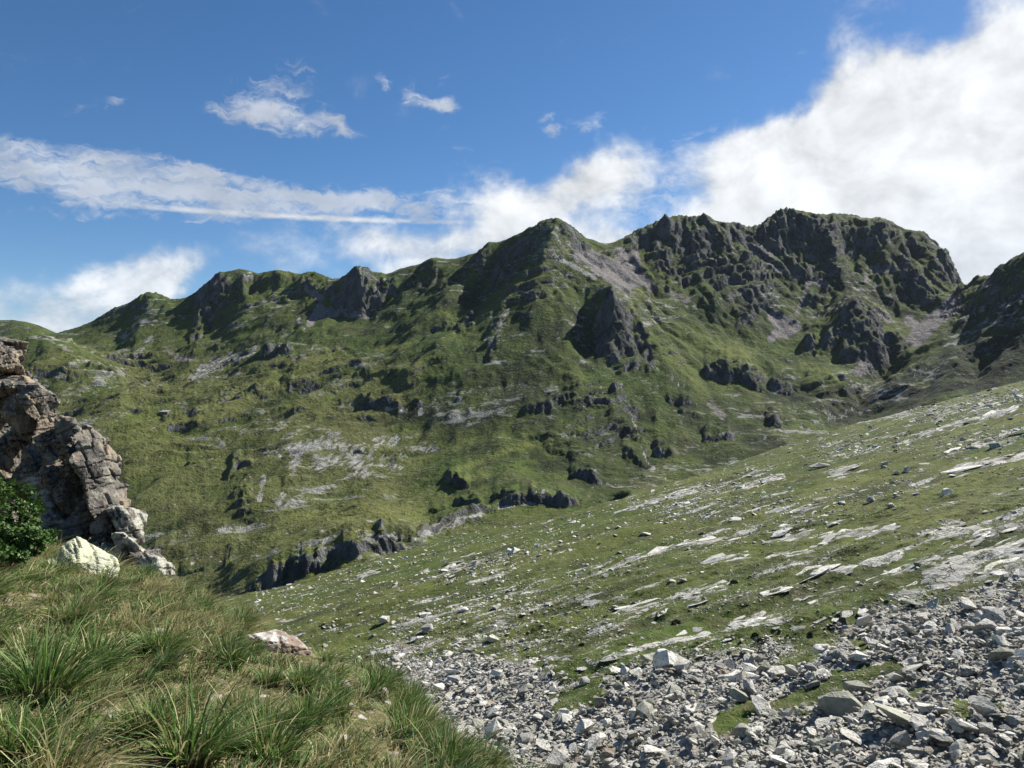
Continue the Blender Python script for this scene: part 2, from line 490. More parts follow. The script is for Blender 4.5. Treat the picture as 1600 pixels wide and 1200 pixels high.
# right: cirque, massif, shoulder
pts((1050, 500, 1180), (1060, 540, 1050), (1060, 590, 930), (1060, 640, 820), (1060, 690, 700), (1070, 725, 600), (1100, 470, 1330), (1110, 520, 1170), (1140, 545, 1110), (1160, 556, 1075), (1110, 566, 1030), (1110, 590, 975), (1120, 640, 840), (1120, 690, 710), (1130, 715, 620),
    (1180, 572, 1040), (1190, 603, 970), (1200, 640, 870), (1200, 675, 760), (1230, 690, 680), (1180, 520, 1230), (1170, 480, 1370), (1220, 530, 1240), (1240, 580, 1060), (1250, 560, 1130), (1260, 620, 930), (1290, 600, 1000), (1290, 640, 860), (1320, 600, 990), (1340, 640, 960), (1300, 665, 850),
    (1040, 380, 1640), (1060, 410, 1570), (1075, 450, 1430), (1040, 430, 1480), (1120, 400, 1640), (1130, 440, 1500), (1165, 400, 1660), (1180, 430, 1580), (1215, 380, 1780), (1215, 420, 1670), (1200, 455, 1500), (1240, 445, 1600), (1265, 436, 1640), (1290, 440, 1590), (1270, 400, 1750), (1240, 480, 1430), (1270, 500, 1370), (1220, 510, 1300),
    (1320, 400, 1740), (1320, 440, 1570), (1320, 475, 1400), (1370, 400, 1730), (1370, 430, 1620), (1390, 425, 1600), (1360, 470, 1470), (1420, 410, 1680), (1415, 440, 1540), (1430, 480, 1440), (1460, 430, 1600), (1470, 470, 1480), (1485, 450, 1640),
    (1310, 495, 1290), (1340, 484, 1260), (1365, 500, 1250), (1305, 540, 1180), (1340, 550, 1160), (1370, 550, 1150), (1390, 530, 1200), (1320, 570, 1100), (1360, 572, 1080), (1400, 495, 1390), (1430, 515, 1290), (1460, 490, 1400), (1490, 470, 1480), (1410, 545, 1170), (1390, 565, 1150), (1370, 595, 1090),
    (1600, 450, 1010), (1600, 500, 915), (1600, 560, 790), (1600, 600, 710), (1600, 640, 560), (1740, 420, 900), (1740, 520, 790), (1740, 620, 560), (1540, 450, 1290), (1545, 490, 1110), (1530, 540, 975), (1520, 590, 860), (1500, 620, 740), (1500, 490, 1290), (1480, 520, 1140), (1450, 560, 1010), (1450, 600, 895), (1400, 600, 965), (1400, 620, 900), (1400, 640, 830), (1350, 650, 900), (1500, 570, 890),
    (1400, 690, 560), (1500, 660, 560), (1250, 730, 550), (1100, 770, 500), (950, 800, 440), (1400, 780, 380), (1600, 720, 380), (1740, 700, 380), (1200, 820, 380))
# rock band and knoll in front of the meadow
pts((385, 912, 291), (430, 887, 295), (480, 865, 300), (540, 847, 306), (600, 836, 312), (650, 836, 320),
    (385, 937, 285), (420, 927, 288), (450, 910, 291), (520, 890, 297), (600, 865, 305), (640, 860, 312),
    (420, 868, 340), (470, 848, 365), (540, 832, 380), (600, 826, 385), (380, 890, 320), (470, 820, 430), (560, 812, 430),
    (660, 832, 360), (720, 801, 400), (790, 777, 425), (830, 768, 432), (890, 776, 430), (700, 842, 352), (760, 828, 372), (820, 808, 395), (900, 792, 405), (720, 788, 455), (790, 765, 470), (660, 812, 420), (940, 776, 420), (980, 766, 440),
    (350, 990, 240), (450, 960, 245), (600, 900, 270), (750, 860, 320), (900, 830, 360), (250, 990, 250), (650, 960, 230), (900, 900, 260), (1200, 860, 300), (1500, 800, 300), (1740, 780, 300))
CPA = np.array(CP, np.float64)
CPA[:, 2] = np.where(CPA[:, 2] > 430, 430 * (CPA[:, 2] / 430) ** 0.6, CPA[:, 2])
KV = 620.0
NCF, NVF = 1060, 1150
PX0, PX1, LY0, LY1 = -140.0, 1740.0, math.log(238.0), math.log(1700.0)


def rbf_fit(cp, smooth, c=6.0):
    X = np.stack([cp[:, 0], KV * np.log(cp[:, 2])], 1)
    d = np.sqrt(((X[:, None] - X[None]) ** 2).sum(-1) + c * c)
    n = len(X)
    A = np.zeros((n + 3, n + 3))
    A[:n, :n] = d - smooth * np.eye(n)
    Pm = np.concatenate([np.ones((n, 1)), X / 1000.0], 1)
    A[:n, n:] = Pm; A[n:, :n] = Pm.T
    sol = np.linalg.solve(A, np.concatenate([cp[:, 1], np.zeros(3)]))
    return X.astype(np.float32), sol


def rbf_eval(X, sol, px, lv, c=6.0):
    gx, gv = np.meshgrid(px, lv * KV)
    out = (sol[-3] + sol[-2] * gx / 1000 + sol[-1] * gv / 1000).astype(np.float32)
    gx = gx.astype(np.float32); gv = gv.astype(np.float32)
    for k in range(len(X)):
        out += np.float32(sol[k]) * np.sqrt((gx - X[k, 0]) ** 2 + (gv - X[k, 1]) ** 2 + np.float32(c * c))
    return out


def up(a, n, axis):
    m = a.shape[axis]
    t = np.linspace(0, m - 1, n); i = np.minimum(t.astype(int), m - 2); f = (t - i).astype(np.float32)
    if axis == 0:
        return a[i] * (1 - f)[:, None] + a[i + 1] * f[:, None]
    return a[:, i] * (1 - f) + a[:, i + 1] * f


Xc, sol = rbf_fit(CPA, 2.0)
coarse = rbf_eval(Xc, sol, np.linspace(PX0, PX1, 377), np.linspace(LY0, LY1, 420))
PY = up(up(coarse, NCF, 1), NVF, 0)
PY = blur(blur(PY, 1, 0), 1, 1)
gpx = np.linspace(PX0, PX1, NCF).astype(np.float32)
glv = np.linspace(LY0, LY1, NVF).astype(np.float32)
GY = np.exp(glv)[:, None] * np.ones((1, NCF), np.float32)
GX = (gpx[None] - 800) / F * GY


def locate(px, py):
    """distance index (log Y) at which the view down column px first meets height py on the base terrain"""
    c = int(np.clip(round((px - PX0) / (PX1 - PX0) * (NCF - 1)), 0, NCF - 1))
    hit = np.nonzero(PY0[:, c] <= py)[0]
    return glv[hit[0]] if len(hit) else glv[-1]


PY0 = PY.copy()

# how rocky each place is (drives relief and colour); strokes: list of (x, y) with radius, value
def stroke_field(strokes, shape_px, shape_py, shape_lv, depth=0.16):
    out = np.zeros(shape_px.shape, np.float32)
    for (path, rad, val) in strokes:
        P = np.array(path, np.float32)
        L = np.array([locate(*p) for p in path], np.float32)
        m = rad * 1.9
        sel = (shape_px > P[:, 0].min() - m) & (shape_px < P[:, 0].max() + m) & (shape_py > P[:, 1].min() - m) & (shape_py < P[:, 1].max() + m)
        sel &= (shape_lv > L.min() - depth) & (shape_lv < L.max() + depth)
        if not sel.any():
            continue
        x = shape_px[sel]; y = shape_py[sel]
        dmin = np.full(x.shape, 1e9, np.float32)
        if len(P) == 1:
            dmin = np.hypot(x - P[0, 0], y - P[0, 1])
        for a, b in zip(P[:-1], P[1:]):
            ab = b - a; t = np.clip(((x - a[0]) * ab[0] + (y - a[1]) * ab[1]) / (ab @ ab + 1e-6), 0, 1)
            dmin = np.minimum(dmin, np.hypot(x - a[0] - t * ab[0], y - a[1] - t * ab[1]))
        v = val * (1 - sstep(dmin, rad * 0.2, rad * 1.6))
        out[sel] = np.maximum(out[sel], v)
    return out


CLIFFS = [
    ([(938, 545), (948, 500), (954, 470)], 10, 1), ([(960, 500), (975, 560), (985, 580)], 22, 1), ([(940, 560), (980, 585)], 14, 1), ([(1000, 540), (1015, 580)], 12, .9), ([(985, 500), (1000, 525)], 8, .7),
    ([(535, 465), (545, 445)], 14, 1), ([(560, 435), (565, 480)], 17, 1), ([(585, 450), (590, 475)], 13, 1), ([(520, 455), (530, 480)], 8, .8),
    ([(885, 365), (900, 385), (915, 395)], 8, .8), ([(820, 380), (790, 400), (765, 440)], 9, .7), ([(750, 450), (800, 430)], 7, .7),
    ([(990, 385), (1040, 365), (1060, 360)], 16, 1), ([(1060, 370), (1090, 420)], 20, 1), ([(1010, 400), (1040, 420)], 14, .9), ([(1090, 380), (1120, 440)], 20, .95), ([(1120, 430), (1140, 470)], 18, .9), ([(1030, 430), (1070, 448)], 8, 1), ([(1150, 370), (1190, 375)], 12, .9), ([(1170, 420), (1200, 470)], 18, .8),
    ([(1150, 440), (1180, 490)], 16, .8), ([(1215, 355), (1220, 400)], 16, 1), ([(1240, 360), (1290, 370)], 16, .9), ([(1290, 380), (1300, 430)], 16, .9), ([(1265, 410), (1280, 440)], 14, .7), ([(1240, 420), (1260, 440)], 14, .9), ([(1330, 400), (1390, 380)], 22, .6),
    ([(1415, 430), (1440, 470)], 17, .95), ([(1440, 470), (1460, 480)], 12, .8), ([(1475, 400), (1490, 435)], 8, .9), ([(1330, 495), (1340, 550)], 24, 1), ([(1360, 510), (1370, 550)], 20, 1), ([(1310, 530), (1290, 545)], 12, .8), ([(1390, 530), (1410, 545)], 16, .7), ([(1265, 540), (1270, 555)], 8, .8),
    ([(1110, 580), (1150, 585), (1185, 600)], 9, 1), ([(1205, 603), (1240, 610)], 7, .9), ([(1150, 500), (1180, 505)], 8, .7),
    ([(225, 472), (245, 470)], 8, .6), ([(155, 505), (180, 490), (230, 480)], 6, .7), ([(345, 445), (310, 480), (325, 495)], 12, .95), ([(320, 500), (305, 545)], 10, .8), ([(380, 435), (480, 432)], 9, .6), ([(480, 450), (515, 460)], 12, .7), ([(420, 465), (470, 462)], 7, .6), ([(640, 450), (660, 455)], 6, .7), ([(680, 440), (690, 450)], 9, .7), ([(745, 410), (752, 425)], 8, .7), ([(610, 450), (625, 470)], 9, .6),
    ([(415, 563), (450, 565)], 7, 1), ([(255, 673), (310, 662), (400, 636), (430, 628)], 4, .9), ([(450, 610), (455, 625)], 8, .7), ([(372, 740), (378, 780)], 9, 1), ([(300, 738), (310, 742)], 5, .8), ([(375, 800), (385, 815)], 6, .8), ([(360, 860), (362, 880)], 7, .8), ([(570, 645), (620, 650)], 6, .8),
    ([(680, 520), (740, 510)], 7, .7), ([(720, 530), (735, 520)], 6, .9), ([(780, 500), (765, 560)], 12, .55), ([(820, 645), (860, 640)], 6, .9), ([(870, 625), (950, 640)], 5, .8), ([(705, 752), (715, 775)], 9, 1), ([(725, 778), (745, 783)], 7, 1), ([(775, 770), (800, 775)], 8, .7), ([(880, 780), (900, 782)], 7, .9), ([(900, 730), (930, 750)], 11, .9), ([(860, 740), (890, 750)], 6, .7), ([(990, 640), (1020, 735)], 6, .6), ([(960, 620), (985, 650)], 8, .7), ([(1020, 700), (1050, 712)], 8, .8), ([(1105, 680), (1140, 690)], 12, .9), ([(1030, 660), (1060, 670)], 10, .5), ([(1200, 655), (1215, 670)], 8, .8), ([(950, 700), (990, 715)], 9, .6),
    ([(390, 920), (450, 895), (520, 870), (570, 855)], 8, 1), ([(580, 850), (650, 848)], 6, .8), ([(650, 838), (700, 815), (760, 800)], 9, .8), ([(780, 790), (830, 780), (880, 785)], 9, .85), ([(240, 850), (300, 830)], 14, .5), ([(290, 870), (320, 885)], 8, .6), ([(1480, 500), (1520, 505)], 8, .5)]
g_px = np.broadcast_to(gpx[None], GY.shape); g_lv = np.broadcast_to(glv[:, None], GY.shape)
ROCK = stroke_field(CLIFFS, g_px, PY0, g_lv)

# relief, in metres
n1 = fbm2(GX / 170, GY / 170, 4, 0.5)
wrp = fbm2(GX / 80 + 9, GY / 80 - 4, 3)
n2 = fbm2((GX + wrp * 20) / 42 + 5, (GY + wrp * 20) / 42, 5, 0.55)
rid = fbm2((GX * 0.9 - GY * 0.15 + wrp * 22) / 30, (GY * 0.8 + GX * 0.3) / 62, 5, 0.55, ridged=True)
rid2 = fbm2((GX + wrp * 9) / 13, (GY + wrp * 12) / 26, 3, 0.55, ridged=True)
bench = fbm2((GX * 0.80 + GY * 0.60 + wrp * 10) / 110 + 3, (GY * 0.80 - GX * 0.60 + wrp * 14) / 24, 4, 0.5, ridged=True)
Zb = (600 - PY0) / F * GY
dzx = np.gradient(Zb, axis=1) / np.gradient(GX, axis=1)
dzy = np.gradient(Zb, axis=0) / np.gradient(GY, axis=0)
sl_ = np.sqrt(dzx ** 2 + dzy ** 2)
ux, uy = -dzy / (sl_ + 0.15), dzx / (sl_ + 0.15)
gul = gully2(GX / 62, GY / 62, ux.astype(np.float32), uy.astype(np.float32), 3, 0.55)
g2_ = gully2((GX + wrp * 8) / 36 + 7, (GY + wrp * 8) / 36, ux.astype(np.float32), uy.astype(np.float32), 3, 0.55)
butt = (1 - np.abs(g2_) * 1.5) * 1.6 - 0.8            # buttresses and gullies that run down the faces
scale = np.clip(GY / 750, 0.5, 1.2)
steep = sstep(sl_, 0.35, 0.95)
massif = sstep(g_px, 960, 1040) * sstep(-PY0, -540, -470) * sstep(sl_, 0.3, 0.7)
rockn = np.clip(ROCK * 1.1 + 0.3 * sstep(rid, 0.0, 0.5) * steep, 0, 1)
skyd = np.clip((PY0 - np.minimum.accumulate(PY0[::-1], axis=0)[::-1]) / 25.0, 0, 1)      # quieter right at the skyline
amp = scale * (0.6 + 0.4 * skyd)
left = sstep(-g_px, -760, -520) * sstep(PY0, 520, 600)
Zn = amp * (n1 * 11 + n2 * 3.6 + gul * (2.2 + 9.0 * steep) + rockn * (rid * 2.0 + rid2 * 2.0 - 1) + np.maximum(ROCK, massif * 0.6) * butt * 6.0 * (0.3 + 0.7 * sstep(GY, 430, 700)) + (1 - rockn) * rid * 3.0 + bench * (2.0 + 7.5 * left))
Zt = Zb + Zn + 16 * fbm2(GX / 330 + 5, GY / 330 + 2, 2) * skyd * left
# sharp crests of spurs and ribs
CRESTS = [([(868, 349), (862, 392), (820, 430), (765, 478), (715, 525), (680, 570)], 11, 45), ([(862, 393), (905, 425), (965, 452), (1000, 500)], 8, 30), ([(345, 434), (312, 480), (318, 540), (300, 590)], 9, 40), ([(470, 427), (482, 480), (470, 525)], 7, 40), ([(672, 407), (650, 460), (620, 500), (560, 545)], 8, 40), ([(757, 388), (735, 425), (700, 480)], 7, 40), ([(237, 462), (222, 520), (208, 575)], 7, 35),
          ([(1035, 355), (1075, 420), (1120, 490)], 10, 32), ([(1100, 349), (1150, 410), (1190, 480)], 10, 32), ([(1160, 362), (1200, 420), (1250, 440)], 8, 28), ([(1225, 340), (1218, 390), (1245, 440)], 10, 30), ([(1300, 347), (1302, 400), (1310, 440)], 9, 30), ([(1375, 349), (1350, 420), (1330, 470)], 7, 35), ([(1408, 370), (1410, 420), (1450, 480)], 12, 32), ([(1335, 486), (1345, 530), (1370, 570)], 10, 30), ([(952, 455), (966, 520), (988, 585)], 5, 20), ([(1260, 540), (1300, 600), (1330, 640)], 6, 30), ([(700, 742), (780, 705), (860, 690)], 5, 22), ([(420, 600), (520, 580), (640, 545)], 4, 20), ([(250, 690), (380, 650), (500, 610)], 4, 18)]
for (path, hgt, wid) in CRESTS:
    L = np.array([locate(*p) for p in path]); Yp = np.exp(L); Xp = (np.array([p[0] for p in path]) - 800) / F * Yp
    sel = (GX > Xp.min() - 3 * wid) & (GX < Xp.max() + 3 * wid) & (GY > Yp.min() - 3 * wid) & (GY < Yp.max() + 3 * wid)
    x = GX[sel] + wrp[sel] * 10; y = GY[sel] + n2[sel] * 12
    dm = np.full(x.shape, 1e9, np.float32)
    for k in range(len(Xp) - 1):
        ax, ay, bx, by = Xp[k], Yp[k], Xp[k + 1], Yp[k + 1]
        t_ = np.clip(((x - ax) * (bx - ax) + (y - ay) * (by - ay)) / ((bx - ax) ** 2 + (by - ay) ** 2 + 1e-6), 0, 1)
        dm = np.minimum(dm, np.hypot(x - ax - t_ * (bx - ax), y - ay - t_ * (by - ay)))
    Zt[sel] += hgt * (np.exp(-dm / wid * 1.4) - 0.25 * np.exp(-(dm / wid / 1.6) ** 2)) * (0.35 + 0.65 * skyd[sel])
# bedding: benches and risers that run across the slope
bmask = fbm2(GX / 120 + 31, GY / 120, 3)
for (hh_, wgt_, k_) in ((13.0, 0.45, 0.26), (4.5, 0.55, 0.28)):
    s_ = (Zt - 0.30 * GX + 0.10 * GY + wrp * 9 + n2 * 4) / (hh_ * scale)
    frc = s_ - np.floor(s_)
    quiet = 1 - 0.8 * sstep(-np.hypot((g_px - 700) / 90.0, (PY0 - 480) / 55.0), -1.3, -0.7)
    msk = quiet * np.clip(sstep(bmask, 0.0, 0.5) * 0.8 + ROCK * 0.5, 0, 0.95) * skyd * wgt_
    Zt = Zt + hh_ * scale * msk * (sstep(frc, 0, k_) - frc) * sstep(sl_, 0.12, 0.4)
jr_ = [(205, 275, 2.5), (300, 352, 3.5), (500, 540, 3), (540, 605, 5), (740, 775, 3), (815, 920, 4), (975, 1115, 5), (1135, 1245, 6), (1270, 1400, 2.5), (1435, 1500, 4.5)]
jw = np.zeros(NCF, np.float32)
for (a_, b_, h_) in jr_:
    jw = np.maximum(jw, h_ * np.clip(np.minimum(gpx - a_, b_ - gpx) / 12, 0, 1))
jag = fbm2(gpx / 13.0, gpx * 0 + 3.3, 4, 0.62, ridged=True) * jw
Zt += (jag[None] * (1 - skyd) * (GY / F)).astype(np.float32)
ROCK = np.maximum(ROCK, (1 - skyd) * np.clip(jw / 5, 0, 1)[None] * 0.8)
# small ledges: a steep front with a gentle back, along a line in the slope
LEDGES = [
    ([(410, 568), (425, 562), (460, 566)], 9, .05), ([(250, 676), (300, 666), (350, 650), (400, 638), (435, 628)], 7, .05), ([(440, 622), (462, 612)], 10, .03), ([(355, 762), (372, 744), (395, 748)], 13, .05), ([(360, 790), (395, 786)], 9, .04), ([(292, 742), (318, 744)], 8, .03), ([(560, 648), (600, 642), (628, 650)], 8, .04),
    ([(696, 774), (712, 760), (735, 770)], 13, .05), ([(710, 788), (755, 786)], 11, .04), ([(770, 782), (810, 778)], 12, .04), ([(872, 790), (905, 786)], 12, .03), ([(890, 748), (940, 758)], 18, .06), ([(815, 650), (850, 642), (872, 646)], 7, .03), ([(880, 632), (950, 642)], 7, .04), ([(1020, 712), (1055, 714)], 11, .04), ([(1098, 698), (1148, 694)], 16, .05), ([(1100, 584), (1120, 590), (1160, 596), (1195, 612)], 16, .06), ([(1200, 606), (1242, 614)], 9, .04), ([(1195, 668), (1222, 672)], 12, .04),
    ([(385, 930), (400, 925), (450, 906), (520, 888), (560, 866), (600, 858), (650, 852)], 17, .09), ([(650, 848), (690, 830), (730, 812), (780, 796)], 15, .05), ([(700, 832), (760, 816)], 9, .04), ([(770, 794), (830, 786), (900, 788)], 17, .05), ([(670, 800), (700, 796)], 6, .03), ([(230, 870), (275, 850)], 12, .05), ([(280, 890), (330, 885)], 9, .04), ([(350, 885), (370, 870)], 12, .04), ([(545, 778), (590, 770)], 4, .03), ([(440, 772), (480, 770)], 4, .03), ([(610, 740), (660, 735)], 4, .03),
    ([(180, 640), (230, 622), (262, 610)], 5, .03), ([(200, 616), (240, 604)], 5, .03), ([(480, 500), (520, 490)], 5, .03), ([(690, 525), (740, 508)], 8, .03), ([(660, 540), (700, 522)], 6, .03), ([(560, 600), (640, 596)], 4, .03), ([(660, 600), (720, 590)], 4, .03), ([(740, 605), (800, 590)], 5, .03), ([(1150, 512), (1182, 508)], 8, .03), ([(1030, 622), (1090, 640)], 7, .04), ([(1255, 548), (1280, 545)], 9, .03), ([(1290, 548), (1312, 540)], 9, .03), ([(1305, 560), (1340, 566), (1375, 560)], 14, .06), ([(1236, 470), (1270, 478)], 7, .03), ([(950, 668), (1000, 690)], 8, .04), ([(970, 700), (1010, 730)], 8, .04), ([(850, 700), (900, 715)], 6, .04), ([(800, 690), (850, 684)], 5, .04), ([(880, 680), (930, 690)], 7, .04), ([(1060, 650), (1100, 664)], 7, .04)]
for (path, h, back) in LEDGES:
    P = np.array(path, np.float32)
    L = np.array([locate(*p) for p in path])
    c0, c1 = np.searchsorted(gpx, P[0, 0]), np.searchsorted(gpx, P[-1, 0])
    cc = np.arange(max(c0, 0), min(c1, NCF))
    lv = np.interp(gpx[cc], P[:, 0], L) + 0.006 * fbm2(gpx[cc] / 9.0 + h, gpx[cc] * 0 + back * 50, 4, 0.6)
    tt = (gpx[cc] - P[0, 0]) / (P[-1, 0] - P[0, 0])
    hh = h * np.clip(np.minimum(tt, 1 - tt) * 5, 0, 1) ** 0.6 * (0.8 + 0.5 * fbm2(gpx[cc] / 14.0, gpx[cc] * 0 + h, 3))
    s = glv[:, None] - lv[None]
    b = hh[None] * sstep(s, -0.012, 0.0) * np.exp(-np.maximum(s, 0) / back)
    Zt[:, cc] += b / F * GY[:, cc]
    ROCK[:, cc] = np.maximum(ROCK[:, cc], np.clip((1 - np.abs(s + 0.006) / 0.011), 0, 1) * np.clip(hh[None] / 8, 0, 1))

# rows are laid where the picture needs them: evenly along the visible profile
PYt = 600 - Zt * F / GY
NR = 470
wgt = np.abs(np.diff(PYt, axis=0)) * 1.0 + 0.18
front = np.minimum.accumulate(PYt, axis=0)
wgt *= np.where(PYt[1:] <= front[:-1] + 6, 1.0, 0.3)
wgt *= np.where(front[:-1] > 1000, 0.3, 1.0)
cum_ = np.concatenate([np.zeros((1, NCF)), np.cumsum(wgt, axis=0)], 0)
cum_ = blur(cum_.astype(np.float32), 6, 1)
T_ = np.linspace(0, 1, NR)
iv = np.empty((NR, NCF), np.float32)
for c in range(NCF):
    iv[:, c] = np.interp(T_ * cum_[-1, c], cum_[:, c], np.arange(NVF))
i0 = np.minimum(iv.astype(int), NVF - 2); fr = iv - i0
ci = np.arange(NCF)[None]
def samp(a):
    return a[i0, ci] * (1 - fr) + a[i0 + 1, ci] * fr
fz, fl, frk, fst, fg, fb = samp(Zt), samp(g_lv), samp(ROCK), samp(steep), samp(gul), samp(bench * left)
fy = np.exp(fl)
FX = (gpx[None] - 800) / F * fy
FP = np.stack([FX, fy, fz], -1).astype(np.float32)
# cliffs: ribs pushed along the face
N0 = grid_normals(FP)
flat = FP.reshape(-1, 3)
cl_sel = np.nonzero((frk.reshape(-1) > 0.12) | (N0[..., 2].reshape(-1) < 0.72))[0]
q = flat[cl_sel]
wq = fbm3(q / 40.0, 3)[:, None] * 12
qs = q + wq
qs = np.stack([qs[:, 0] + 0.35 * qs[:, 2], qs[:, 1], qs[:, 2]], 1)
rib = (1 - np.abs(fbm3(qs * np.array([1 / 10, 1 / 10, 1 / 70]), 3, 0.55)) * 1.9) ** 2 - 0.5
ribf = (1 - np.abs(fbm3(qs * np.array([1 / 3.2, 1 / 3.2, 1 / 14]) + 7, 2, 0.6)) * 1.9) ** 2 - 0.5
kk = np.maximum(frk.reshape(-1)[cl_sel], sstep(0.75 - N0[..., 2].reshape(-1)[cl_sel], 0, 0.3)) * np.clip(q[:, 1] / 800, 0.3, 1.15)
flat[cl_sel] += N0.reshape(-1, 3)[cl_sel] * np.array([1, 1, 0.3]) * ((rib * 1.8 + ribf * 1.7) * kk)[:, None]
FP = flat.reshape(FP.shape)
N1 = grid_normals(FP)
fpx = 800 + FP[..., 0] / FP[..., 1] * F
fpy = 600 - FP[..., 2] / FP[..., 1] * F
flv = np.log(FP[..., 1])
PALE = [
    ([(300, 590), (335, 575), (400, 545)], 9, 1), ([(305, 580), (360, 555)], 8, .9), ([(205, 560), (235, 530)], 8, .8), ([(195, 530), (210, 510)], 5, .6), ([(345, 437), (390, 430)], 8, .7), ([(460, 700), (530, 690), (560, 720)], 16, .95), ([(455, 740), (470, 700)], 9, .9), ([(405, 780), (412, 745)], 6, 1), ([(435, 785), (445, 770)], 7, .8),
    ([(500, 720), (560, 710), (620, 720)], 22, .8), ([(590, 690), (620, 690)], 12, .8), ([(515, 680), (530, 675)], 8, .9), ([(535, 635), (550, 628)], 7, .9), ([(605, 638), (630, 640)], 6, 1), ([(657, 630), (657, 645)], 6, 1), ([(595, 625), (605, 620)], 6, .6), ([(680, 620), (684, 640)], 4, .7), ([(540, 750), (580, 735)], 9, .7), ([(640, 700), (680, 700)], 10, .6),
    ([(860, 395), (885, 410), (930, 435)], 5, 1), ([(770, 500), (760, 530)], 7, .8), ([(795, 480), (770, 540)], 6, .7), ([(875, 490), (872, 540)], 4, .5), ([(915, 445), (892, 495)], 2.5, .7), ([(905, 520), (905, 530)], 4, .6), ([(430, 700), (440, 720)], 5, .7), ([(350, 690), (400, 660)], 6, .7), ([(320, 720), (380, 705)], 4, .5), ([(440, 600), (460, 590)], 6, .6), ([(480, 545), (560, 545)], 4, .6), ([(270, 660), (230, 670)], 4, .5),
    ([(960, 600), (920, 610)], 4, .6), ([(970, 600), (1010, 720), (1040, 748)], 3.5, .75), ([(945, 600), (930, 620)], 3, .6), ([(830, 773), (860, 765), (890, 780)], 7, .7), ([(660, 835), (720, 812)], 10, .9), ([(740, 805), (800, 785), (880, 780)], 9, .9), ([(500, 860), (600, 840), (650, 845)], 8, .8), ([(580, 868), (650, 852)], 4, .8), ([(440, 870), (520, 840)], 6, .5), ([(530, 830), (580, 828)], 4, .7), ([(620, 820), (670, 812)], 4, .7), ([(400, 800), (560, 795)], 4, .4), ([(310, 870), (300, 880)], 5, .7), ([(270, 825), (340, 850)], 12, .4), ([(1120, 690), (1130, 640)], 6, .4), ([(1200, 690), (1300, 650), (1340, 640)], 12, .55), ([(1220, 670), (1280, 660)], 8, .6), ([(1380, 590), (1420, 560)], 8, .5), ([(1060, 600), (1040, 580)], 6, .5),
    ([(45, 525), (75, 530), (110, 549), (150, 571), (180, 590)], 3, .9), ([(60, 560), (100, 590)], 10, .5), ([(130, 560), (150, 590)], 5, .5), ([(100, 600), (130, 640)], 10, .3), ([(180, 640), (220, 635)], 6, .6), ([(0, 505), (25, 515)], 3, .8), ([(225, 610), (200, 630)], 5, .5), ([(190, 600), (210, 620)], 4, .6), ([(1540, 450), (1600, 460)], 14, .6), ([(1500, 500), (1600, 470)], 14, .6), ([(1520, 530), (1600, 500)], 10, .4), ([(1430, 590), (1500, 545)], 8, .5), ([(1550, 510), (1600, 490)], 8, .5), ([(475, 560), (500, 530)], 5, .7), ([(465, 495), (475, 515)], 5, .8), ([(430, 520), (450, 535)], 5, .5)]
SCREE = [
    ([(910, 400), (950, 415), (985, 430)], 14, 1), ([(970, 395), (985, 440)], 12, 1), ([(930, 420), (980, 450)], 8, 1), ([(990, 400), (1000, 440)], 10, .9), ([(1000, 430), (1020, 450)], 9, .7), ([(500, 490), (530, 485), (570, 490)], 9, 1), ([(485, 505), (500, 480)], 7, .9), ([(480, 450), (500, 465)], 8, .7), ([(1170, 385), (1210, 420), (1250, 435), (1265, 442)], 4, .9), ([(1205, 395), (1180, 385)], 6, .8), ([(1275, 438), (1290, 445)], 7, .9), ([(1260, 445), (1255, 470), (1245, 490)], 5, .7), ([(1210, 495), (1240, 510), (1225, 520)], 12, .95), ([(1215, 515), (1205, 530)], 8, .7), ([(1365, 420), (1380, 422), (1395, 418)], 6, 1), ([(1355, 440), (1352, 430)], 5, .7), ([(1280, 382), (1265, 385)], 5, .5),
    ([(1490, 475), (1460, 500), (1430, 530)], 14, 1), ([(1420, 500), (1440, 520)], 10, .8), ([(1370, 485), (1390, 500)], 7, .7), ([(1350, 570), (1380, 562)], 10, 1), ([(1340, 580), (1360, 578)], 8, .8), ([(1110, 630), (1130, 650)], 10, .5), ([(1120, 500), (1110, 530)], 5, .4), ([(1050, 460), (1075, 470)], 9, .5), ([(260, 545), (280, 560), (300, 560)], 9, .5), ([(500, 548), (545, 546)], 4, .3), ([(1330, 470), (1345, 460)], 4, .4)]
MEADOW = [
    ([(180, 680), (330, 640), (520, 560)], 18, .6), ([(200, 740), (330, 720)], 20, .35), ([(450, 640), (560, 600), (680, 560)], 13, .6), ([(600, 700), (680, 670)], 14, .3), ([(960, 500), (1060, 560), (1100, 620)], 12, .45),
    ([(440, 808), (560, 806), (660, 800)], 14, 1), ([(560, 815), (660, 808)], 10, 1), ([(700, 740), (800, 700), (860, 690)], 6, .7), ([(700, 750), (760, 740)], 8, .6), ([(590, 545), (640, 540)], 7, .7), ([(220, 645), (300, 640), (380, 615), (480, 580)], 8, .6), ([(180, 680), (250, 690)], 16, .5), ([(430, 650), (520, 610), (600, 570)], 10, .5), ([(200, 615), (290, 604)], 6, .6), ([(1120, 545), (1165, 556)], 12, 1), ([(1150, 540), (1100, 530)], 12, .5), ([(1000, 460), (990, 480)], 10, .6), ([(860, 395), (800, 450), (740, 510)], 9, .6), ([(1250, 410), (1240, 425)], 8, .5), ([(1440, 420), (1470, 450)], 12, .5), ([(1260, 570), (1300, 590)], 12, .6), ([(700, 700), (740, 680)], 12, .4), ([(600, 780), (700, 770)], 14, .5), ([(300, 770), (330, 790)], 14, .3), ([(1060, 520), (1130, 560)], 12, .4), ([(1180, 600), (1190, 640)], 10, .4)]
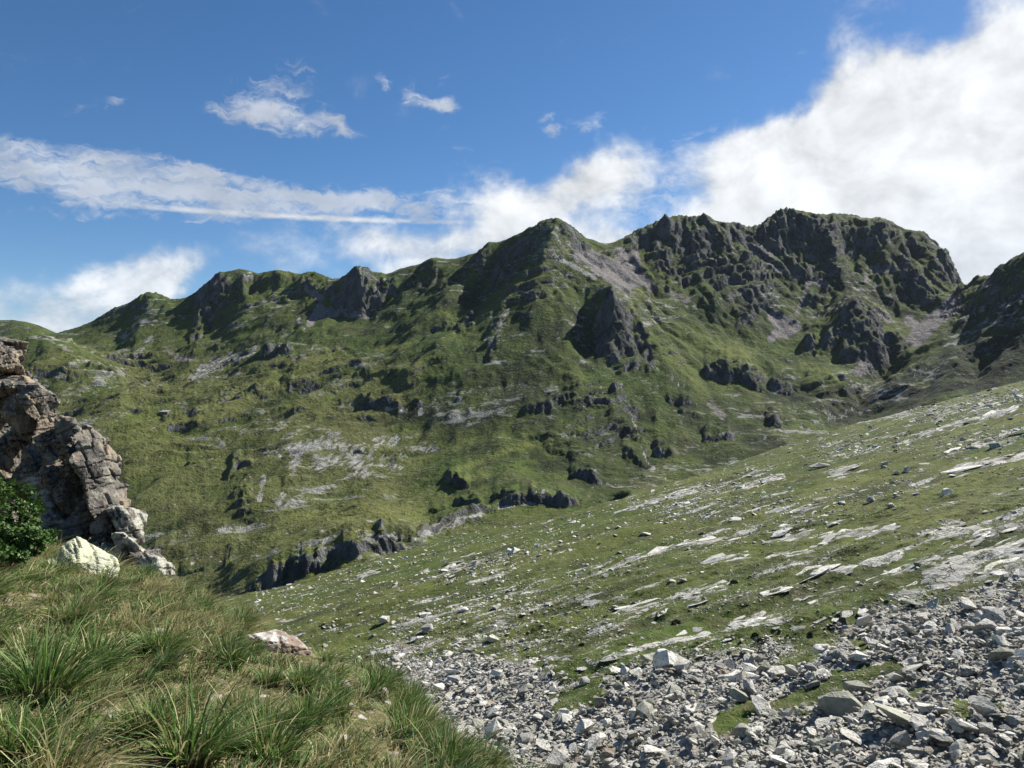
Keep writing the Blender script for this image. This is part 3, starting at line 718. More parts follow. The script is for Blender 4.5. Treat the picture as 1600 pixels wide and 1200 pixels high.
HEATH_SHADE = [  # dark vegetation plus cloud shadow painted into the turf on massif and shoulder
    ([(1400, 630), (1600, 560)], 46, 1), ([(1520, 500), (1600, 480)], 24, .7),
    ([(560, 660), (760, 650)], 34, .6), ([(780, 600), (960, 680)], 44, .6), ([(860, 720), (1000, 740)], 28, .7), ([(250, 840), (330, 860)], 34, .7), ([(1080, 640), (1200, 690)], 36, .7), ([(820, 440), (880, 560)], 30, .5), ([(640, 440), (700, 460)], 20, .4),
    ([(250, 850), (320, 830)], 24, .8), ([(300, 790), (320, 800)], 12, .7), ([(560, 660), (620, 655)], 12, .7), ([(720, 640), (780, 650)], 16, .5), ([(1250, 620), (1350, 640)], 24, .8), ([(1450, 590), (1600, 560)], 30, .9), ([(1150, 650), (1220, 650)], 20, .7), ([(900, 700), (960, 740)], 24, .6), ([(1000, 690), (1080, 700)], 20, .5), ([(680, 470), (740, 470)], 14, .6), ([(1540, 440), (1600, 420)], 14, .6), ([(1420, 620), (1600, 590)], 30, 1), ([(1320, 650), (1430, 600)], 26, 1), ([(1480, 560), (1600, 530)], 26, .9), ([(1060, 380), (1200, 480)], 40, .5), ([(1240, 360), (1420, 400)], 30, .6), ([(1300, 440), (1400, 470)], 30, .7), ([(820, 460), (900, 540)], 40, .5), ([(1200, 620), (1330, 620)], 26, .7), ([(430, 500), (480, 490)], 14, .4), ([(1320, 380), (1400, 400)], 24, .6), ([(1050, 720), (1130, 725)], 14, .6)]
pale = stroke_field(PALE, fpx, fpy, flv, 0.2)
scree = stroke_field(SCREE, fpx, fpy, flv, 0.2)
meadow = stroke_field(MEADOW, fpx, fpy, flv, 0.2)
heath_shade = stroke_field(HEATH_SHADE, fpx, fpy, flv, 0.2)
cliff = np.clip(np.maximum(frk * 0.9, sstep(0.63 - N1[..., 2], 0.0, 0.22)), 0, 1)
convex = np.clip(fg * 0.4 + 0.5 + fb * 0.7, 0, 1)


def far_material():
    m, t = material('alpine_turf_and_rock')
    pos = t.n('ShaderNodeNewGeometry').outputs['Position']
    nz = t.sep(t.n('ShaderNodeNewGeometry').outputs['Normal'])[2]
    c = t.n('ShaderNodeSeparateColor'); t.set(c.inputs[0], t.attr('cover'))
    pale_, scree_, cliff_ = c.outputs[0], c.outputs[1], c.outputs[2]
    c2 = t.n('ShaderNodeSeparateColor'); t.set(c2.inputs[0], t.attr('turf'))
    mead_, heath_shade_, conv_ = c2.outputs[0], c2.outputs[1], c2.outputs[2]
    big = t.noise(pos, 0.006, 4, 0.6)
    mid = t.noise(t.v('MULTIPLY', pos, (1, 1, 1.6)), 0.035, 5, 0.62)
    fine = t.noise(pos, 0.16, 5, 0.68)
    streak = t.noise(t.v('MULTIPLY', pos, (0.5, 1.0, 2.6)), 0.06, 5, 0.65, 0.4)
    # turf
    g = t.mix(t.ss(big, 0.36, 0.64), (0.042, 0.072, 0.015), (0.080, 0.105, 0.022))
    g = t.mix(t.ss(mid, 0.42, 0.66), g, (0.028, 0.042, 0.014))
    g = t.mix(t.m('MULTIPLY', t.ss(fine, 0.45, 0.72), 0.75), g, (0.095, 0.104, 0.032))
    g = t.mix(t.m('MULTIPLY', heath_shade_, t.ss(mid, 0.30, 0.55)), g, (0.013, 0.019, 0.012))  # near-black green: dark vegetation and the painted cloud shadow
    g = t.mix(t.m('MULTIPLY', mead_, t.ss(mid, 0.25, 0.6, 0.5, 1.0)), g, (0.130, 0.150, 0.040))
    g = t.mix(t.m('MULTIPLY', t.ss(conv_, 0.55, 0.95), 0.6), g, (0.118, 0.118, 0.045))
    vf = t.noise(t.v('MULTIPLY', pos, (0.6, 1.0, 1.8)), 0.42, 4, 0.7)
    g = t.mix(t.m('MULTIPLY', t.ss(vf, 0.5, 0.68), 0.7), g, (0.022, 0.030, 0.013))
    g = t.mix(t.m('MULTIPLY', t.ss(vf, 0.48, 0.3), 0.5), g, (0.100, 0.098, 0.050))
    # scattered small outcrops in the turf
    dots = t.m('MULTIPLY', t.ss(t.voro(pos, 0.22), 0.2, 0.12), t.ss(mid, 0.46, 0.6))
    dk = t.m('MULTIPLY', t.ss(t.voro(t.v('ADD', pos, (3.0, 5.0, 1.0)), 0.16), 0.3, 0.2), t.ss(mid, 0.52, 0.4))
    g = t.mix(t.m('MULTIPLY', dk, 0.75), g, (0.018, 0.026, 0.012))
    spot = t.m('ADD', t.m('MULTIPLY', streak, 0.75), t.m('MULTIPLY', fine, 0.45))
    spot = t.m('ADD', spot, t.m('MULTIPLY', t.m('SUBTRACT', t.noise(pos, 0.011, 3, 0.5), 0.5), 0.45))
    spot = t.m('MULTIPLY', t.ss(spot, 0.66, 0.76), t.m('SUBTRACT', 1.0, t.m('MULTIPLY', mead_, 0.85)))
    px_, py_, pz_ = t.sep(pos)[:3]
    vv = t.xyz(t.m('SUBTRACT', t.m('MULTIPLY', px_, 0.95), t.m('MULTIPLY', pz_, 0.75)), t.m('MULTIPLY', py_, 0.3), t.m('MULTIPLY', t.m('ADD', t.m('MULTIPLY', px_, 0.6), pz_), 0.3))
    vein = t.noise(vv, 0.24, 5, 0.72, 0.5)
    pn = t.m('ADD', t.m('MULTIPLY', vein, 0.7), t.m('MULTIPLY', mid, 0.3))
    pm = t.ss(t.m('ADD', t.m('MULTIPLY', pale_, 0.62), t.m('MULTIPLY', t.m('SUBTRACT', pn, 0.5), 2.6)), 0.42, 0.60)
    pm = t.m('MULTIPLY', pm, t.ss(pale_, 0.05, 0.3))
    rk = t.mix(t.ss(streak, 0.35, 0.65), (0.17, 0.165, 0.155), (0.34, 0.335, 0.315))
    rk = t.mix(t.m('MULTIPLY', t.ss(fine, 0.5, 0.7), 0.6), rk, (0.11, 0.115, 0.10))
    col = t.mix(t.m('MULTIPLY', t.m('MAXIMUM', spot, dots), 0.7), g, rk)
    col = t.mix(t.m('MULTIPLY', pm, 0.92), col, rk)
    sm = t.ss(t.m('ADD', scree_, t.m('MULTIPLY', t.m('SUBTRACT', fine, 0.5), 1.1)), 0.34, 0.6)
    sm = t.m('MULTIPLY', sm, t.ss(scree_, 0.03, 0.25))
    sc = t.mix(t.ss(t.noise(pos, 0.5, 3, 0.7), 0.4, 0.6), (0.115, 0.105, 0.10), (0.21, 0.195, 0.185))
    col = t.mix(sm, col, sc)
    ribn = t.noise(t.v('MULTIPLY', pos, (1, 1, 0.35)), 0.09, 5, 0.68)
    cm = t.ss(t.m('ADD', cliff_, t.m('MULTIPLY', t.m('SUBTRACT', ribn, 0.5), 2.0)), 0.46, 0.62)
    cm = t.m('MULTIPLY', cm, t.ss(nz, 0.86, 0.62))
    cr = t.mix(t.ss(ribn, 0.38, 0.66), (0.042, 0.045, 0.047), (0.118, 0.120, 0.118))
    col = t.mix(cm, col, cr)
    h = t.m('ADD', t.m('MULTIPLY', fine, 1.6), t.m('MULTIPLY', t.noise(pos, 0.7, 3, 0.7), 0.55))
    h = t.m('ADD', h, t.m('MULTIPLY', ribn, t.m('MULTIPLY', cm, 2.0)))
    t.bsdf(col, 0.95, t.bump(h, 0.9, 2.2), 0.1)
    return m


FAR_MAT = far_material()
me = grid_mesh('mountains', FP)
one = np.ones_like(pale)
put_color(me, 'cover', np.stack([pale, scree, cliff, one], -1))
put_color(me, 'turf', np.stack([meadow, heath_shade, convex, one], -1))
add_obj('mountains', me, FAR_MAT, kind='structure', label='green rocky mountain range with cliffs, scree and turf above the valley')

# ------------------------------------------------------------------ the near slope of turf, slabs and talus on the right
def slope_z(x, y):
    return -11.0 + 0.25 * x - 0.12 * y
EDGE = np.array([(-300, 1000), (380, 936), (430, 921), (520, 896), (600, 873), (650, 858), (700, 841), (800, 823), (850, 815), (900, 803), (950, 790), (1000, 773), (1050, 757), (1100, 742), (1180, 715), (1250, 691), (1320, 669), (1400, 648), (1500, 622), (1600, 597), (1850, 532)], np.float32)
NCS, NRS = 780, 480
spx = np.linspace(-260, 1840, NCS).astype(np.float32)
sedge = np.interp(spx, EDGE[:, 0], EDGE[:, 1])
# distance of the brow: where the slope plane meets the skyline of this column
ye = -11.0 / ((600 - sedge) / F - 0.25 * (spx - 800) / F + 0.12)
ye = np.clip(ye, 120, 330).astype(np.float32)
ye = blur(ye[None], 25, 1)[0]
slv = np.linspace(math.log(9.0), math.log(470.0), NRS).astype(np.float32)
SY = np.exp(slv)[:, None] * np.ones((1, NCS), np.float32)
SX = (spx[None] - 800) / F * SY


def slope_height(X, Y):
    px = 800 + X / Y * F
    e = np.interp(px, spx, ye).astype(np.float32)
    z = slope_z(X, Y)
    k = np.clip(Y / 60, 0.35, 1)
    n = fbm2(X / 38 + 2, Y / 38, 4) * 1.5 * k * np.clip((e - Y) / (0.5 * e) + 0.1, 0.15, 1)
    n = n + fbm2((X * 0.94 + Y * 0.34) / 26 + 8, (Y * 0.94 - X * 0.34) / 6.5, 4, 0.55, ridged=True) * 0.85 * np.clip(Y / 40, 0.5, 1.0)
    n = n + fbm2(X / 4.0, Y / 4.0, 4, 0.6) * 0.30
    over = np.maximum(Y - e, 0)
    drop = 0.55 * over * over / (over + 14.0)
    return (z + n - drop).astype(np.float32)


TALUS_EDGE = np.array([(560, 1075), (640, 1056), (690, 1066), (740, 1046), (790, 1052), (830, 1068), (870, 1096), (920, 1102), (955, 1082), (1000, 1070), (1060, 1066), (1130, 1050), (1200, 1046), (1250, 1042), (1280, 1010), (1310, 988), (1380, 984), (1480, 976), (1540, 962), (1600, 938), (1850, 880)], np.float32)
GRASSY = [(1240, 1098, 1340, 1062, 22), (1340, 1062, 1395, 1040, 17), (1140, 1130, 1165, 1108, 22), (1500, 1104, 1545, 1106, 15), (880, 1098, 920, 1080, 22), (1260, 1015, 1290, 1000, 20), (1410, 1088, 1440, 1084, 10), (1205, 1110, 1225, 1105, 12), (1225, 1040, 1250, 1030, 16), (1345, 1010, 1330, 1000, 10), (760, 1020, 800, 1005, 14)]


def seg_d(px, py, r):
    ax, ay, bx, by = r[:4]
    t = np.clip(((px - ax) * (bx - ax) + (py - ay) * (by - ay)) / ((bx - ax) ** 2 + (by - ay) ** 2 + 1e-6), 0, 1)
    return np.hypot(px - ax - t * (bx - ax), (py - ay - t * (by - ay)) * 1.25)


def talus_mask(px, py, X, Y):
    e = np.interp(px, TALUS_EDGE[:, 0], TALUS_EDGE[:, 1])
    wob = fbm2(X / 3.0 + 4, Y / 5.0, 4) * 26
    m = sstep(py - e + wob * 1.3 + fbm2(X / 0.8, Y / 1.0, 2) * 18, -85, 30)
    for r in GRASSY:
        m = m * sstep(seg_d(px, py, r) + fbm2(X / 1.0, Y / 1.3, 4) * 24, r[4] * 0.8, r[4] * 1.25)
    return m


SLABS = [(1470, 900, 1600, 830, 26), (1500, 925, 1600, 880, 22), (1540, 860, 1600, 840, 26), (1360, 910, 1440, 880, 8), (1460, 840, 1530, 828, 7), (1240, 930, 1300, 922, 9), (1270, 895, 1330, 890, 6), (925, 1038, 1000, 1016, 8), (1010, 1008, 1100, 992, 6), (1080, 925, 1130, 918, 5), (985, 958, 1015, 952, 11), (1140, 975, 1180, 972, 6), (1060, 930, 1090, 938, 6), (850, 1032, 880, 1028, 6), (1290, 842, 1380, 828, 6), (1215, 850, 1260, 836, 7), (1230, 800, 1300, 790, 4), (1360, 880, 1400, 868, 6), (1100, 880, 1160, 868, 4), (1460, 970, 1580, 958, 13), (1395, 930, 1440, 926, 8), (1200, 975, 1240, 970, 6), (1050, 855, 1130, 842, 4), (960, 800, 1080, 770, 3), (1320, 660, 1420, 646, 4), (1440, 680, 1580, 640, 5), (980, 875, 1040, 860, 4), (1210, 870, 1260, 864, 5), (1300, 740, 1340, 730, 5), (1050, 775, 1075, 768, 5), (1500, 730, 1590, 715, 5), (700, 890, 740, 868, 4), (560, 900, 590, 896, 3), (1150, 765, 1220, 745, 4)]
STONY = [(1000, 790, 1200, 740, 10), (1150, 840, 1330, 800, 12), (1230, 800, 1420, 760, 14), (1480, 700, 1600, 680, 14), (640, 980, 830, 920, 22), (800, 960, 960, 950, 22), (900, 900, 1000, 880, 14), (1050, 800, 1250, 790, 16), (700, 900, 860, 860, 12), (720, 1000, 800, 975, 14), (620, 1010, 700, 985, 12), (800, 1000, 960, 985, 18), (1100, 945, 1260, 920, 14), (1380, 960, 1500, 940, 16), (1100, 1020, 1240, 1010, 16), (1420, 840, 1600, 800, 12), (1300, 700, 1420, 690, 12), (1440, 650, 1600, 620, 12), (1180, 900, 1320, 860, 8)]


def stony_mask(px, py, X, Y):
    m = np.zeros(np.shape(px), np.float32)
    for r in STONY:
        m = np.maximum(m, 1 - sstep(seg_d(px, py, r), r[4] * 0.5, r[4] * 2.2))
    c = fbm2((X + Y * 0.3) / 16 + 40, (Y * 1.2 - X * 0.4) / 7, 4, 0.55)
    return np.clip(m * 0.75 + sstep(c, 0.05, 0.5) * 0.6, 0, 1)


SZ = slope_height(SX, SY)
SP = np.stack([SX, SY, SZ], -1)
s_px = np.broadcast_to(spx[None], SY.shape); s_py = 600 - SZ / SY * F
tal = talus_mask(s_px, s_py, SX, SY)
slab = np.zeros_like(tal)
for r in SLABS:
    slab = np.maximum(slab, 1 - sstep(seg_d(s_px, s_py, r), r[4] * 0.2, r[4] * 2.4))
slab *= 1 - tal
stony = stony_mask(s_px, s_py, SX, SY)
SP[..., 2] += tal * (fbm2(SX / 1.1, SY / 1.1, 3) * 0.28 - 0.05) + slab * 0.06
me = grid_mesh('talus_slope', SP)
put_color(me, 'cover', np.stack([slab, tal, stony, np.ones_like(tal)], -1))


def slope_material():
    m, t = material('turf_slabs_and_gravel')
    pos = t.n('ShaderNodeNewGeometry').outputs['Position']
    c = t.n('ShaderNodeSeparateColor'); t.set(c.inputs[0], t.attr('cover'))
    slab_, tal_, st_ = c.outputs
    rot = t.n('ShaderNodeMapping'); t.set(rot.inputs['Vector'], pos); rot.inputs['Rotation'].default_value = (0, 0, R(-20))
    pr = rot.outputs[0]
    big = t.noise(pos, 0.035, 4, 0.6)
    mid = t.noise(t.v('MULTIPLY', pr, (0.5, 1.3, 1)), 0.16, 5, 0.62)
    fine = t.noise(pos, 1.6, 4, 0.65)
    vfine = t.noise(pos, 7.0, 3, 0.7)
    streak = t.noise(t.v('MULTIPLY', pr, (0.22, 1.25, 1)), 0.34, 6, 0.62, 0.5)
    g = t.mix(t.ss(big, 0.35, 0.65), (0.058, 0.088, 0.016), (0.106, 0.118, 0.029))
    g = t.mix(t.ss(mid, 0.42, 0.68), g, (0.040, 0.052, 0.018))
    g = t.mix(t.m('MULTIPLY', t.ss(fine, 0.45, 0.7), 0.6), g, (0.125, 0.122, 0.052))
    g = t.mix(t.m('MULTIPLY', t.ss(t.noise(pos, 0.5, 3, 0.6), 0.56, 0.7), 0.5), g, (0.105, 0.085, 0.048))
    g = t.mix(t.m('MULTIPLY', t.ss(vfine, 0.5, 0.75), 0.5), g, (0.032, 0.045, 0.014))
    rk = t.mix(t.ss(streak, 0.38, 0.62), (0.22, 0.215, 0.195), (0.43, 0.42, 0.385))
    rk = t.mix(t.m('MULTIPLY', t.ss(t.noise(t.v('MULTIPLY', pr, (0.3, 1.6, 1)), 1.3, 5, 0.7), 0.52, 0.66), 0.7), rk, (0.15, 0.15, 0.125))
    rk = t.mix(t.m('MULTIPLY', t.ss(t.noise(pos, 0.2, 3), 0.55, 0.7), 0.4), rk, (0.33, 0.25, 0.21))
    wv = t.v('ADD', pr, t.v('SCALE', t.noise(pos, 0.9, 3, 0.6, out='Color'), 1.6))
    patch = t.noise(t.v('MULTIPLY', wv, (0.42, 1.0, 1)), 0.42, 6, 0.66)
    n = t.m('ADD', t.m('MULTIPLY', patch, 0.62), t.m('MULTIPLY', streak, 0.38))
    crack = t.ss(t.voro(t.v('MULTIPLY', wv, (0.5, 1.5, 1)), 0.9, 'DISTANCE_TO_EDGE'), 0.015, 0.06)
    sm = t.ss(t.m('ADD', t.m('MULTIPLY', slab_, 0.135), n), 0.585, 0.615)
    sm = t.m('MAXIMUM', sm, t.ss(t.m('ADD', t.m('MULTIPLY', st_, 0.06), n), 0.578, 0.61))
    sm = t.m('MULTIPLY', sm, t.m('ADD', 0.35, t.m('MULTIPLY', crack, 0.65)))
    col = t.mix(sm, g, rk)
    gr = t.mix(t.ss(t.voro(pos, 3.5, out='Color'), 0.3, 0.8), (0.24, 0.23, 0.20), (0.42, 0.40, 0.35))
    col = t.mix(t.ss(tal_, 0.35, 0.65), col, gr)
    h = t.m('ADD', t.m('MULTIPLY', fine, 0.5), t.m('MULTIPLY', vfine, 0.14))
    h = t.m('ADD', h, t.m('MULTIPLY', sm, 0.35))
    t.bsdf(col, 0.95, t.bump(h, 0.8, 0.5), 0.12)
    return m


SLOPE_MAT = slope_material()
add_obj('slope', me, SLOPE_MAT, kind='structure', label='stony turf slope with pale bedrock slabs falling to the valley')

# ------------------------------------------------------------------ stones
def meadow_ray(px, py):
    """where the view through a pixel meets the near slope: distance"""
    ys = np.exp(np.linspace(math.log(15), math.log(330), 500)).astype(np.float32)
    x = (px - 800) / F * ys
    zz = slope_height(x, ys)
    hit = np.nonzero(600 - zz / ys * F <= py)[0]
    return float(ys[hit[0]]) if len(hit) else None


def hull_rock(name, seed, dims, n=13, bevel=0.0):
    r = random.Random(seed)
    bm = bmesh.new()
    for k in range(n):
        v = Vector((r.gauss(0, 1), r.gauss(0, 1), r.gauss(0, 1))).normalized()
        m = max(abs(v.x), abs(v.y), abs(v.z))
        v = v * ((1 - 0.55) + 0.55 / m) * r.uniform(0.86, 1.0)
        bm.verts.new((v.x * dims[0] * 0.5, v.y * dims[1] * 0.5, v.z * dims[2] * 0.5))
    bmesh.ops.convex_hull(bm, input=bm.verts)
    loose = [v for v in bm.verts if not v.link_faces]
    bmesh.ops.delete(bm, geom=loose, context='VERTS')
    bmesh.ops.dissolve_limit(bm, angle_limit=R(14), verts=bm.verts, edges=bm.edges)
    if bevel:
        bmesh.ops.bevel(bm, geom=list(bm.edges), offset=bevel, segments=1, affect='EDGES', clamp_overlap=True)
    bmesh.ops.triangulate(bm, faces=bm.faces)
    mesh_ = bpy.data.meshes.new(name)
    bm.to_mesh(mesh_); bm.free()
    return mesh_


def stone_material(name, lo, hi, spot, rust=0.25):
    m, t = material(name)
    tc = t.n('ShaderNodeTexCoord').outputs['Object']
    oi = t.n('ShaderNodeObjectInfo')
    rnd = oi.outputs['Random']
    p = t.v('ADD', tc, t.xyz(t.m('MULTIPLY', rnd, 37.0), t.m('MULTIPLY', rnd, 91.0), 0.0))
    n1_ = t.noise(p, 2.2, 4, 0.65)
    n2_ = t.noise(p, 9.0, 4, 0.7)
    col = t.mix(t.ss(n1_, 0.32, 0.68), lo, hi)
    col = t.mix(t.ss(n2_, 0.57, 0.64), col, spot)
    col = t.mix(t.m('MULTIPLY', t.ss(t.noise(p, 1.1, 2), 0.56, 0.7), rust), col, (0.30, 0.20, 0.12))
    v = t.m('ADD', 0.72, t.m('MULTIPLY', t.m('FRACT', t.m('MULTIPLY', rnd, 7.31)), 0.42))
    nd = t.n('ShaderNodeHueSaturation'); t.set(nd.inputs['Color'], col); t.set(nd.inputs['Value'], v)
    t.bsdf(nd.outputs[0], 0.92, t.bump(t.m('ADD', n2_, t.m('MULTIPLY', n1_, 0.8)), 0.8, 0.16), 0.15)
    return m


TONES = {
    'pale grey': stone_material('stone_pale', (0.57, 0.55, 0.475), (0.74, 0.715, 0.64), (0.20, 0.20, 0.175)),
    'mid grey': stone_material('stone_grey', (0.36, 0.35, 0.315), (0.50, 0.485, 0.44), (0.13, 0.13, 0.12)),
    'lichen-green': stone_material('stone_lichen', (0.27, 0.275, 0.22), (0.40, 0.40, 0.33), (0.19, 0.20, 0.14), 0.1),
    'rust-tinged': stone_material('stone_rusty', (0.34, 0.29, 0.22), (0.47, 0.43, 0.36), (0.20, 0.16, 0.11), 0.8),
}
TONE_NAMES = list(TONES)
SHAPES = [('flat slab', (1.0, 0.75, 0.26)), ('angular block', (1.0, 0.8, 0.66)), ('wedge-shaped stone', (1.0, 0.62, 0.5)), ('long narrow block', (1.0, 0.46, 0.4)), ('stubby boulder', (1.0, 0.9, 0.8)), ('thin tilted flake', (1.0, 0.7, 0.16))]
ROCKS = []          # (shape index, variants)
for si, (nm, dm) in enumerate(SHAPES):
    ROCKS.append([hull_rock('stone', 100 + si * 10 + k, dm, (11, 13, 12, 14)[k % 4]) for k in range(4)])

SRC = bpy.data.collections.new('stone_sources')         # never linked to the scene: only a store of shapes
src_index = {}
for ti, tn in enumerate(TONE_NAMES):
    for si in range(len(SHAPES)):
        for k in range(4):
            o = bpy.data.objects.new('stone_source_%03d' % len(src_index), ROCKS[si][k].copy())
            o.data.materials.append(TONES[tn])
            SRC.objects.link(o)
            src_index[(ti, si, k)] = len(src_index)


def scatter(name, coll, P, rot, scl, idx, **props):
    """one object that carries very many small copies (geometry nodes)"""
    me_ = bpy.data.meshes.new(name)
    me_.vertices.add(len(P)); me_.vertices.foreach_set('co', np.ascontiguousarray(P, np.float32).reshape(-1))
    for nm, arr in (('rot', rot), ('scl', scl)):
        a = me_.attributes.new(nm, 'FLOAT_VECTOR', 'POINT')
        a.data.foreach_set('vector', np.ascontiguousarray(arr, np.float32).reshape(-1))
    a = me_.attributes.new('idx', 'INT', 'POINT'); a.data.foreach_set('value', np.asarray(idx, np.int32))
    me_.update()
    ng = bpy.data.node_groups.new(name, 'GeometryNodeTree')
    ng.interface.new_socket('Geometry', in_out='INPUT', socket_type='NodeSocketGeometry')
    ng.interface.new_socket('Geometry', in_out='OUTPUT', socket_type='NodeSocketGeometry')
    gi = ng.nodes.new('NodeGroupInput'); go = ng.nodes.new('NodeGroupOutput')
    ci_ = ng.nodes.new('GeometryNodeCollectionInfo')
    ci_.inputs['Collection'].default_value = coll
    ci_.inputs['Separate Children'].default_value = True
    ci_.inputs['Reset Children'].default_value = True
    ip = ng.nodes.new('GeometryNodeInstanceOnPoints'); ip.inputs['Pick Instance'].default_value = True
    def named(n_, dt):
        q_ = ng.nodes.new('GeometryNodeInputNamedAttribute'); q_.data_type = dt; q_.inputs['Name'].default_value = n_
        return q_.outputs['Attribute']
    er = ng.nodes.new('FunctionNodeEulerToRotation')
    L_ = ng.links.new
    L_(named('rot', 'FLOAT_VECTOR'), er.inputs[0])
    L_(gi.outputs[0], ip.inputs['Points']); L_(ci_.outputs[0], ip.inputs['Instance'])
    L_(named('idx', 'INT'), ip.inputs['Instance Index']); L_(er.outputs[0], ip.inputs['Rotation']); L_(named('scl', 'FLOAT_VECTOR'), ip.inputs['Scale'])
    L_(ip.outputs[0], go.inputs[0])
    o = add_obj(name, me_, None, **props)
    md = o.modifiers.new('scatter', 'NODES'); md.node_group = ng
    return o


BANK_EDGE = np.array([(-50, 880), (270, 900), (380, 955), (500, 1000), (600, 1035), (640, 1060), (700, 1115), (760, 1165), (800, 1205), (900, 1300)], np.float32)
cand = []       # x, y, size, tone, shape, variant
# talus: world density, power-law sizes
nt = 58000
ty = np.sqrt(rng.uniform(18 ** 2, 62 ** 2, nt)); tx = (rng.uniform(560, 1650, nt) - 800) / F * ty
n_sl = 100000
sy = np.sqrt(rng.uniform(24 ** 2, 290 ** 2, n_sl)); sx_ = (rng.uniform(380, 1640, n_sl) - 800) / F * sy
# a second, even peppering of small stones over the whole slope
n_pp = 90000
qpx = rng.uniform(400, 1640, n_pp); qed = np.interp(qpx, EDGE[:, 0], EDGE[:, 1]); qpy = qed + (1120 - qed) * rng.random(n_pp) ** 1.15 + 1
qk = (600 - qpy) / F
sy2 = np.clip(-11.0 / (qk - 0.25 * (qpx - 800) / F + 0.12), 20, 320)
sx2 = (qpx - 800) / F * sy2
ax_ = np.concatenate([tx, sx_, sx2]); ay_ = np.concatenate([ty, sy, sy2]).astype(np.float32)
is_p = np.arange(len(ax_)) >= nt + n_sl
az_ = slope_height(ax_.astype(np.float32), ay_)
apx = 800 + ax_ / ay_ * F; apy = 600 - az_ / ay_ * F
ta = talus_mask(apx, apy, ax_, ay_); sto = stony_mask(apx, apy, ax_, ay_)
is_t = np.arange(len(ax_)) < nt
u01 = rng.random(len(ax_))
keep = np.where(is_t, ta > 0.12 + 0.75 * u01 ** 0.7, (ta < 0.75) & (u01 < np.where(is_p, 0.12 + 0.65 * sto, 0.06 + 0.8 * sto ** 1.4)))
keep &= (apx > -20) & (apx < 1640) & (apy < 1290) & (apy < np.interp(apx, BANK_EDGE[:, 0], BANK_EDGE[:, 1]) + 30)
size = np.where(is_t, 0.145 * (1 - rng.random(len(ax_))) ** -0.36, 0.17 * (1 - rng.random(len(ax_))) ** -0.40)
size = np.clip(size, 0.12, np.where(is_t, 1.05, 1.9)) * np.where(is_t, 1, np.clip(ay_ / 110, 0.55, 1.0))
size = np.where(is_p, np.clip(2.3 * (1 - rng.random(len(ax_))) ** -0.36, 2.3, 11) * ay_ / F, size)
keep &= size / ay_ * F > 1.6
ii = np.nonzero(keep)[0]
tone_ = rng.choice(4, len(ii), p=[0.66, 0.17, 0.12, 0.05]); shp = rng.choice(6, len(ii), p=[0.26, 0.24, 0.18, 0.14, 0.08, 0.10]); var = rng.integers(0, 4, len(ii))
spx_ = size[ii] / ay_[ii] * F
visible = (apx[ii] > 5) & (apx[ii] < 1595) & (apy[ii] < 1192) & (apy[ii] < np.interp(apx[ii], BANK_EDGE[:, 0], BANK_EDGE[:, 1]) - 12)
order = np.argsort(-spx_ * visible)
SINGLE = order[:262]
rest = order[262:]


def slope_rot(n, tilt):
    r0 = np.zeros((n, 3), np.float32)
    r0[:, 0] = rng.normal(-0.08, tilt, n); r0[:, 1] = rng.normal(-0.22, tilt, n); r0[:, 2] = rng.uniform(0, 6.283, n)
    return r0


rots = slope_rot(len(ii), 0.25)
lift = np.array([d[1][2] for d in SHAPES])[shp] * size[ii] * np.where(is_t[ii], 0.2, 0.03)
PPos = np.stack([ax_[ii], ay_[ii], az_[ii] + lift + np.where(is_t[ii], rng.uniform(-0.05, 0.22, len(ii)), 0)], 1)
sidx = np.array([src_index[(a, b, c)] for a, b, c in zip(tone_, shp, var)])
scatter('talus_stones', SRC, PPos[rest], rots[rest], np.repeat(size[ii][rest][:, None], 3, 1) * rng.uniform(0.8, 1.25, (len(rest), 3)) * np.array([1, 1, 0.68]), sidx[rest],
        kind='stuff', label='countless small broken grey stones strewn over the talus and turf slope')

# broken bedrock that stands proud of the turf along the slab streaks
cell = (np.gradient(SX, axis=1) * np.gradient(SY, axis=0))
wsl = ((slab > 0.4) * 1.0 + (stony > 0.75) * (SY > 45) * 0.10) * (tal < 0.3) * cell * (SY < 230) / np.maximum(SY, 40) ** 1.1
pick = rng.choice(wsl.size, 1500, p=(wsl / wsl.sum()).reshape(-1))
bx0, by0 = SX.reshape(-1)[pick] + rng.uniform(-.5, .5, 1500), SY.reshape(-1)[pick] + rng.uniform(-.5, .5, 1500)
bz0 = slope_height(bx0.astype(np.float32), by0.astype(np.float32))
bs = np.clip(0.75 * (1 - rng.random(1500)) ** -0.4, 0.6, 3.2) * np.clip(by0 / 70, 0.6, 1.3)
brot = np.stack([rng.normal(-0.1, 0.07, 1500), rng.normal(-0.24, 0.07, 1500), rng.normal(0.35, 0.25, 1500)], 1)
bidx = np.array([src_index[(a, b, c)] for a, b, c in zip(rng.choice(4, 1500, p=[.75, .15, .07, .03]), rng.choice([0, 3, 5], 1500), rng.integers(0, 4, 1500))])
scatter('broken_bedrock', SRC, np.stack([bx0, by0, bz0 - 0.035 * bs], 1), brot, np.stack([bs * 1.3, bs * 0.8, bs * 0.5], 1), bidx, kind='stuff', label='low broken edges of pale bedrock standing out of the turf slope')

